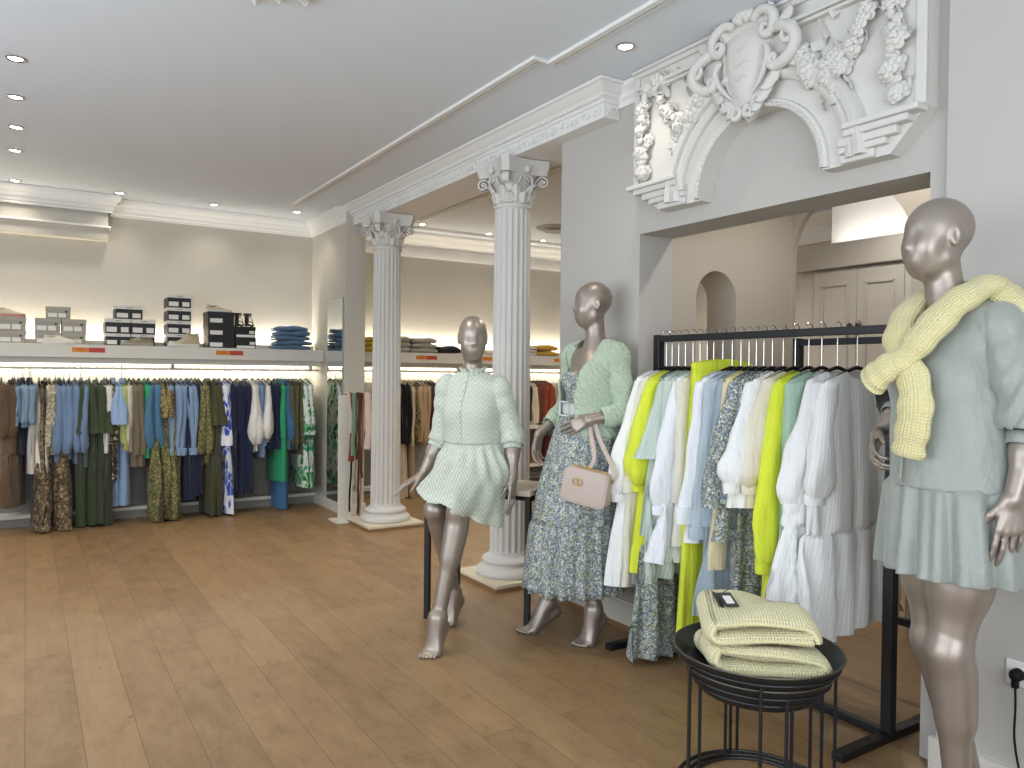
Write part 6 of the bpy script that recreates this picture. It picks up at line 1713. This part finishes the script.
tray_table(0.232, 0.418, 'middle sized round black tray table nested under the largest', legs=(-28, 62, 152, 242))
tray_table(0.208, 0.388, 'smallest round black tray table, lowest of the nest', legs=(-20, 70, 160, 250))

knit('knit_cream', '#ece6c4', '#d9cf9a', 110, 95, 0.7)
def chunky(name, label, loc, rz, w, d, th, gap, seed, lo_h=0.0):
    """jumper folded over once: round open fold on -x, profile in xz, ribs run along x on the front"""
    rnd = random.Random(seed); ph = [rnd.random() * 6 for _ in range(8)]
    t = thing(name, label, 'jumper', loc, rz, 'folded yellow jumpers on the tray')
    r = gap / 2 + th / 2
    base = []
    for i in range(9): base.append((w / 2 - (w - r) * i / 8, th / 2))
    for i in range(1, 10):
        a = pi * i / 10; base.append((-w / 2 + r * 0.6 - (r * 1.0) * sin(a), th / 2 + r - r * cos(a)))
    for i in range(9):
        x = -w / 2 + (w - r) * (i / 8) + r * 0.2
        q = i / 8
        base.append((x, th / 2 + th * 0.94 + gap * (1 - q) ** 2.5 + 0.006 * sin(pi * q)))
    # roll the free top edge over the right end
    x, z = base[-1]
    for i in range(1, 6):
        a = pi * 0.5 * i / 5; base.append((x + 0.035 * sin(a), z - 0.045 * (1 - cos(a))))
    P = catmull([(a, 0, b) for a, b in base], 3)
    nY = 26; R = []
    for j in range(nY + 1):
        v = 0.5 - 0.5 * cos(pi * j / nY); y = -d / 2 + d * v
        e = max(0.1, (max(0.0, 1 - abs(2 * v - 1) ** 6)) ** 0.5)
        up = []; lo = []
        for k, p in enumerate(P):
            a = P[max(0, k - 1)]; b = P[min(len(P) - 1, k + 1)]
            tx, tz = b.x - a.x, b.z - a.z; L = sqrt(tx * tx + tz * tz) or 1; nx_, nz_ = tz / L, -tx / L
            o = th / 2 * e * (1 + 0.10 * sin(9 * k / len(P) * 3 + ph[0]))
            sag = 0.012 * sin(3.0 * v + ph[1] + 2 * p.x / w) + 0.008 * sin(7 * v + ph[2] - 5 * p.x / w)
            sh = 0.02 * sin(2.2 * v + ph[3])
            px_, pz_ = p.x * (1 - 0.10 * v) + sh * (p.z / 0.1) * 0.5, p.z + sag * min(1, p.z / 0.06) - 0.03 * v * v * (p.z / 0.12)
            yy = y + 0.012 * sin(4 * p.x / w + ph[4]) * (1 if v < .5 else -1) + 0.02 * (p.z / 0.12) * (1 - v)
            up.append(V((px_ + nx_ * o, yy, max(0.001, pz_ + nz_ * o + lo_h)))); lo.append(V((px_ - nx_ * o, yy, max(0.001, pz_ - nz_ * o + lo_h))))
        R.append(up + lo[::-1])
    MB().loft(R, True, True, True).build('folded_knit', MATS['knit_cream'], t, angle=180)
    return t
TZ = 0.4215
chunky('folded_jumper', 'pale yellow chunky folded jumper lying on the tray, lower of two', (1.992, 1.62, TZ), -33, 0.315, 0.33, 0.047, 0.018, 3)
j2 = chunky('folded_jumper', 'pale yellow chunky folded jumper on top, with dark price tag', (1.985, 1.63, TZ + 0.096), -38, 0.295, 0.32, 0.045, 0.013, 8)
plain('tag_navy', '#23202f', 0.4)
tg = thing('price_tag', 'dark price tag with white sticker lying on the upper yellow jumper', 'price tag', (1.915, 1.68, TZ + 0.196), 62, kind='thing')
MB().box((0, 0, 0.004), (0.085, 0.046, 0.0016), M=Matrix.Rotation(radians(-14), 3, 'Y')).build('card', MATS['tag_navy'], tg, smooth=False)
MB().box((0.01, 0.022, -0.002), (0.085, 0.040, 0.0016), M=Matrix.Rotation(radians(-18), 3, 'Y') @ Matrix.Rotation(radians(25), 3, 'X')).build('card', MATS['tag_navy'], tg, smooth=False)
MB().box((-0.004, 0, 0.0052), (0.046, 0.026, 0.0016), M=Matrix.Rotation(radians(-14), 3, 'Y')).build('white_sticker', MATS['label_white'], tg, smooth=False)
m = MB(); m.tube(catmull([(0.04, 0, 0.016), (0.07, -0.05, 0.026), (0.09, -0.11, 0.022), (0.09, -0.15, 0.012)], 6), 0.0014, 6); m.build('cord', MATS['tag_navy'], tg)

# ================================================================== jumper knotted round the nearest mannequin's shoulders
jp = thing('jumper', 'pale yellow ribbed jumper knotted over the shoulders of the sage dressed mannequin', 'jumper', (2.273, 1.167, 0), -107, kind='thing')
def ktube(name, pts, rads, flat, parent, n=28, k=8, seed=0, up=None, endcap=True, wob_=0.06):
    P = catmull(pts, k); N = len(P); rr_ = [interp([(i / (len(rads) - 1), r) for i, r in enumerate(rads)], i / (N - 1)) for i in range(N)]
    rr_ = [r * (1 + wob_ * sin(i * 0.9 + seed)) for i, r in enumerate(rr_)]
    m = MB(); m.tube(P, rr_, n, cap=endcap, flat=flat, up=up)
    return m.build(name, MATS['knit_yellow'], parent, angle=180)
ktube('sleeve', [(0.0, 0.10, 1.60), (0.05, 0.07, 1.61), (0.078, 0.01, 1.60), (0.072, -0.08, 1.55), (0.05, -0.15, 1.47), (0.02, -0.19, 1.405), (-0.01, -0.215, 1.38), (-0.045, -0.228, 1.35), (-0.06, -0.23, 1.335)], [0.045, 0.05, 0.052, 0.055, 0.056, 0.045, 0.05, 0.056, 0.058], 0.62, jp, seed=1)
ktube('sleeve', [(0.0, 0.10, 1.60), (-0.06, 0.08, 1.61), (-0.10, 0.01, 1.59), (-0.09, -0.07, 1.555), (-0.06, -0.14, 1.48), (-0.01, -0.175, 1.41), (0.055, -0.195, 1.335), (0.072, -0.205, 1.25), (0.062, -0.21, 1.17), (0.055, -0.21, 1.13)], [0.045, 0.05, 0.05, 0.05, 0.05, 0.042, 0.045, 0.05, 0.046, 0.048], 0.55, jp, seed=3)
ktube('jumper_body', [(-0.06, 0.10, 1.60), (0.02, 0.10, 1.61), (0.09, 0.065, 1.585), (0.155, 0.075, 1.535), (0.195, 0.11, 1.46), (0.17, 0.15, 1.36), (0.05, 0.16, 1.30)], [0.045, 0.052, 0.052, 0.055, 0.055, 0.05, 0.04], 0.62, jp, seed=5)
m = MB(); R = []
for z, w, y in ((1.60, 0.12, 0.11), (1.56, 0.17, 0.125), (1.45, 0.20, 0.145), (1.30, 0.20, 0.155), (1.12, 0.20, 0.165), (1.10, 0.20, 0.165)):
    R.append([(-0.01 + w * cos(2 * pi * j / 28), y + 0.02 * (1 if sin(2 * pi * j / 28) > 0 else -1) * abs(sin(2 * pi * j / 28)) ** 0.5 + 0.006 * sin(9 * w * cos(2 * pi * j / 28) * 6), z) for j in range(28)])
m.loft(R, True, True, True); m.build('back_panel', MATS['knit_yellow'], jp, angle=180)

# ================================================================== wall socket with plug and cable
XS = XR - 0.035
so = thing('wall_socket', 'white double wall socket on the wall beside the sage dressed mannequin', 'socket', (XS, 1.185, 0.42), kind='thing')
MB().bx(XS - 0.009, XS, 1.015, 1.175, 0.375, 0.455).build('plate', MATS['white_plastic'], so, True, smooth=False, bevel=0.003)
for y in (1.137, 1.055):
    MB().lathe([(0.021, 0), (0.021, 0.004), (0.018, 0.002), (0.018, 0.001), (0.001, 0.001)], 24).build('socket_well', MATS['white_plastic'], so, True, M=Matrix.Translation((XS - 0.009, y, 0.415)) @ Matrix.Rotation(radians(-90), 4, 'Y'))
pg = thing('power_cord', 'black plug and cable hanging from the white wall socket', 'cable', (XS - 0.01, 1.137, 0.415), kind='thing')
MB().lathe([(0.001, 0.0), (0.0195, 0.0), (0.0195, 0.022), (0.016, 0.03), (0.010, 0.036), (0.001, 0.037)], 24).build('plug', MATS['black_plastic'], pg, M=Matrix.Rotation(radians(-90), 4, 'Y'))
m = MB(); m.box((-0.022, 0, -0.022), (0.022, 0.02, 0.035)); m.build('plug_neck', MATS['black_plastic'], pg, smooth=False, bevel=0.006)
m = MB(); m.tube(catmull([(-0.022, 0, -0.03), (-0.022, -0.002, -0.10), (-0.02, 0.0, -0.20), (-0.025, -0.02, -0.30), (-0.05, -0.06, -0.385), (-0.10, -0.16, -0.411), (-0.12, -0.40, -0.411)], 8), 0.0036, 8); m.build('cable', MATS['black_plastic'], pg)

# ================================================================== light
def area(name, loc, rot, sx, sy, power, color, spread=180):
    L = bpy.data.lights.new(name, 'AREA'); L.shape = 'RECTANGLE'; L.size = sx; L.size_y = sy
    L.energy = power; L.color = color; L.spread = radians(spread)
    o = bpy.data.objects.new(name, L); COL.objects.link(o); o.location = loc; o.rotation_euler = [radians(a) for a in rot]
    return o
def spot(name, loc, power, size=95, blend=0.6, color=(1, 0.90, 0.76), rot=(0, 0, 0)):
    L = bpy.data.lights.new(name, 'SPOT'); L.energy = power; L.color = color; L.spot_size = radians(size); L.spot_blend = blend; L.shadow_soft_size = 0.04
    o = bpy.data.objects.new(name, L); COL.objects.link(o); o.location = loc; o.rotation_euler = [radians(a) for a in rot]
    return o
W = bpy.data.worlds.new('sky'); SC.world = W; W.use_nodes = True
bg = W.node_tree.nodes['Background']; bg.inputs[0].default_value = (0.80, 0.90, 1.0, 1); bg.inputs[1].default_value = 1.2
area('daylight_left_window', (-2.58, 1.85, 1.55), (0, -124, 0), 2.1, 5.3, 104, (0.84, 0.92, 1.0))
area('daylight_front_window', (-0.1, -1.58, 1.55), (104, 0, 0), 3.3, 2.1, 64, (0.92, 0.96, 1.0))

LIGHTS = []
def downlight(x, y, label, group):
    t = thing('downlight', label, 'ceiling light', (x, y, ZC), group=group, kind='thing')
    MB().lathe([(0.030, -0.001), (0.045, -0.001), (0.046, -0.005), (0.040, -0.008), (0.032, -0.004), (0.030, -0.001)], 24, cap=False).build('bezel', MATS['chrome'], t)
    MB().lathe([(0.001, -0.0035), (0.031, -0.0035)], 20, cap=False).build('bulb', MATS['lamp_glow'], t)
    LIGHTS.append((x, y))
spots = [(-0.04, 4.5, 'first of the five ceiling spots in the row nearest the window'), (-0.045, 5.14, 'second of the five ceiling spots in the row nearest the window'),
         (-0.05, 5.78, 'third of the five ceiling spots in the row nearest the window'), (-0.06, 6.4, 'fourth of the five ceiling spots in the row nearest the window'),
         (-0.07, 7.43, 'ceiling spot at the corner where the window row meets the back wall row'), (0.69, 7.42, 'ceiling spot over the black and white shoeboxes'),
         (1.47, 7.43, 'ceiling spot over the black shoeboxes and sandals'), (2.2, 7.3, 'ceiling spot in the corner by the beam and folded jeans')]
for x, y, l in spots: downlight(x, y, l, 'ceiling spots in the main room')
downlight(2.35, 2.72, 'ceiling spot shining on the white plaster relief', 'ceiling spots in the main room')
for x, y, l in [(3.46, 7.15, 'ceiling spot of the rear room beside the white column capital'), (4.29, 7.2, 'ceiling spot of the rear room between the two columns'), (5.02, 7.2, 'ceiling spot of the rear room near the round air vent')]:
    downlight(x, y, l, 'ceiling spots in the rear room')
for x, y in LIGHTS:
    spot('spot_light', (x, y, ZC - 0.03), (7 if y > 7 else 16) if y > 3 else 8, 125, 1.0)
spot('spot_light', (1.2, 3.6, ZC - 0.03), 34, 110, 0.7); spot('spot_light', (1.2, 5.8, ZC - 0.03), 34, 110, 0.7)  # fill spots without fittings, added to light the middle of the room
spot('spot_light', (3.5, 4.0, ZC - 0.03), 30, 140, 0.7); spot('spot_light', (4.3, 5.2, ZC - 0.03), 55, 150, 0.7); spot('spot_light', (5.4, 5.4, ZC - 0.03), 40, 140, 0.7)  # unseen fill spots added to brighten the rear room
spot('spot_light', (4.9, 3.0, ZC - 0.03), 30, 140, 0.7, (1, 0.95, 0.88)); spot('spot_light', (3.45, 2.1, ZC - 0.03), 30, 150, 0.7, (1, 0.97, 0.93))
# LED strips: above and under the long shelves
for x0, x1 in ((-2.5, 2.45), (2.75, 6.3)):
    cx = (x0 + x1) / 2
    area('shelf_led_up', (cx, 7.69, 1.60), (172, 0, 0), x1 - x0, 0.03, 19 * (x1 - x0) / 4.9, (1, 0.92, 0.79))
    area('shelf_led_down', (cx, 7.705, 1.38), (-12, 0, 0), x1 - x0, 0.03, 11 * (x1 - x0) / 4.9, (1, 0.95, 0.86))
area('cupboard_led', (5.68, 2.9, 2.43), (180, 25, 0), 0.05, 2.2, 8, (1, 0.96, 0.9))

# ================================================================== camera
cam = bpy.data.cameras.new('camera'); co = bpy.data.objects.new('camera', cam); COL.objects.link(co)
cam.sensor_width = 36; cam.sensor_fit = 'HORIZONTAL'; cam.lens = 760 / 1024 * 36; cam.clip_start = 0.05
y, p, r = radians(32.65), radians(-0.9), radians(0.6)
fw = V((sin(y) * cos(p), cos(y) * cos(p), sin(p))); rt = V((cos(y), -sin(y), 0)); upv = rt.cross(fw)
rt, upv = rt * cos(r) + upv * sin(r), upv * cos(r) - rt * sin(r)
M = Matrix((rt, upv, -fw)).transposed().to_4x4(); M.translation = (0, 0, 1.35)
co.matrix_world = M
SC.camera = co
SC.view_settings.view_transform = 'Standard'; SC.view_settings.look = 'None'
SC.view_settings.exposure = 0.36; SC.view_settings.gamma = 1.0; SC.view_settings.use_curve_mapping = False
SC.cycles.use_denoising = True
SC.cycles.max_bounces = 8; SC.cycles.diffuse_bounces = 5; SC.cycles.glossy_bounces = 4
SC.cycles.sample_clamp_indirect = 6.0; SC.cycles.caustics_reflective = False; SC.cycles.caustics_refractive = False
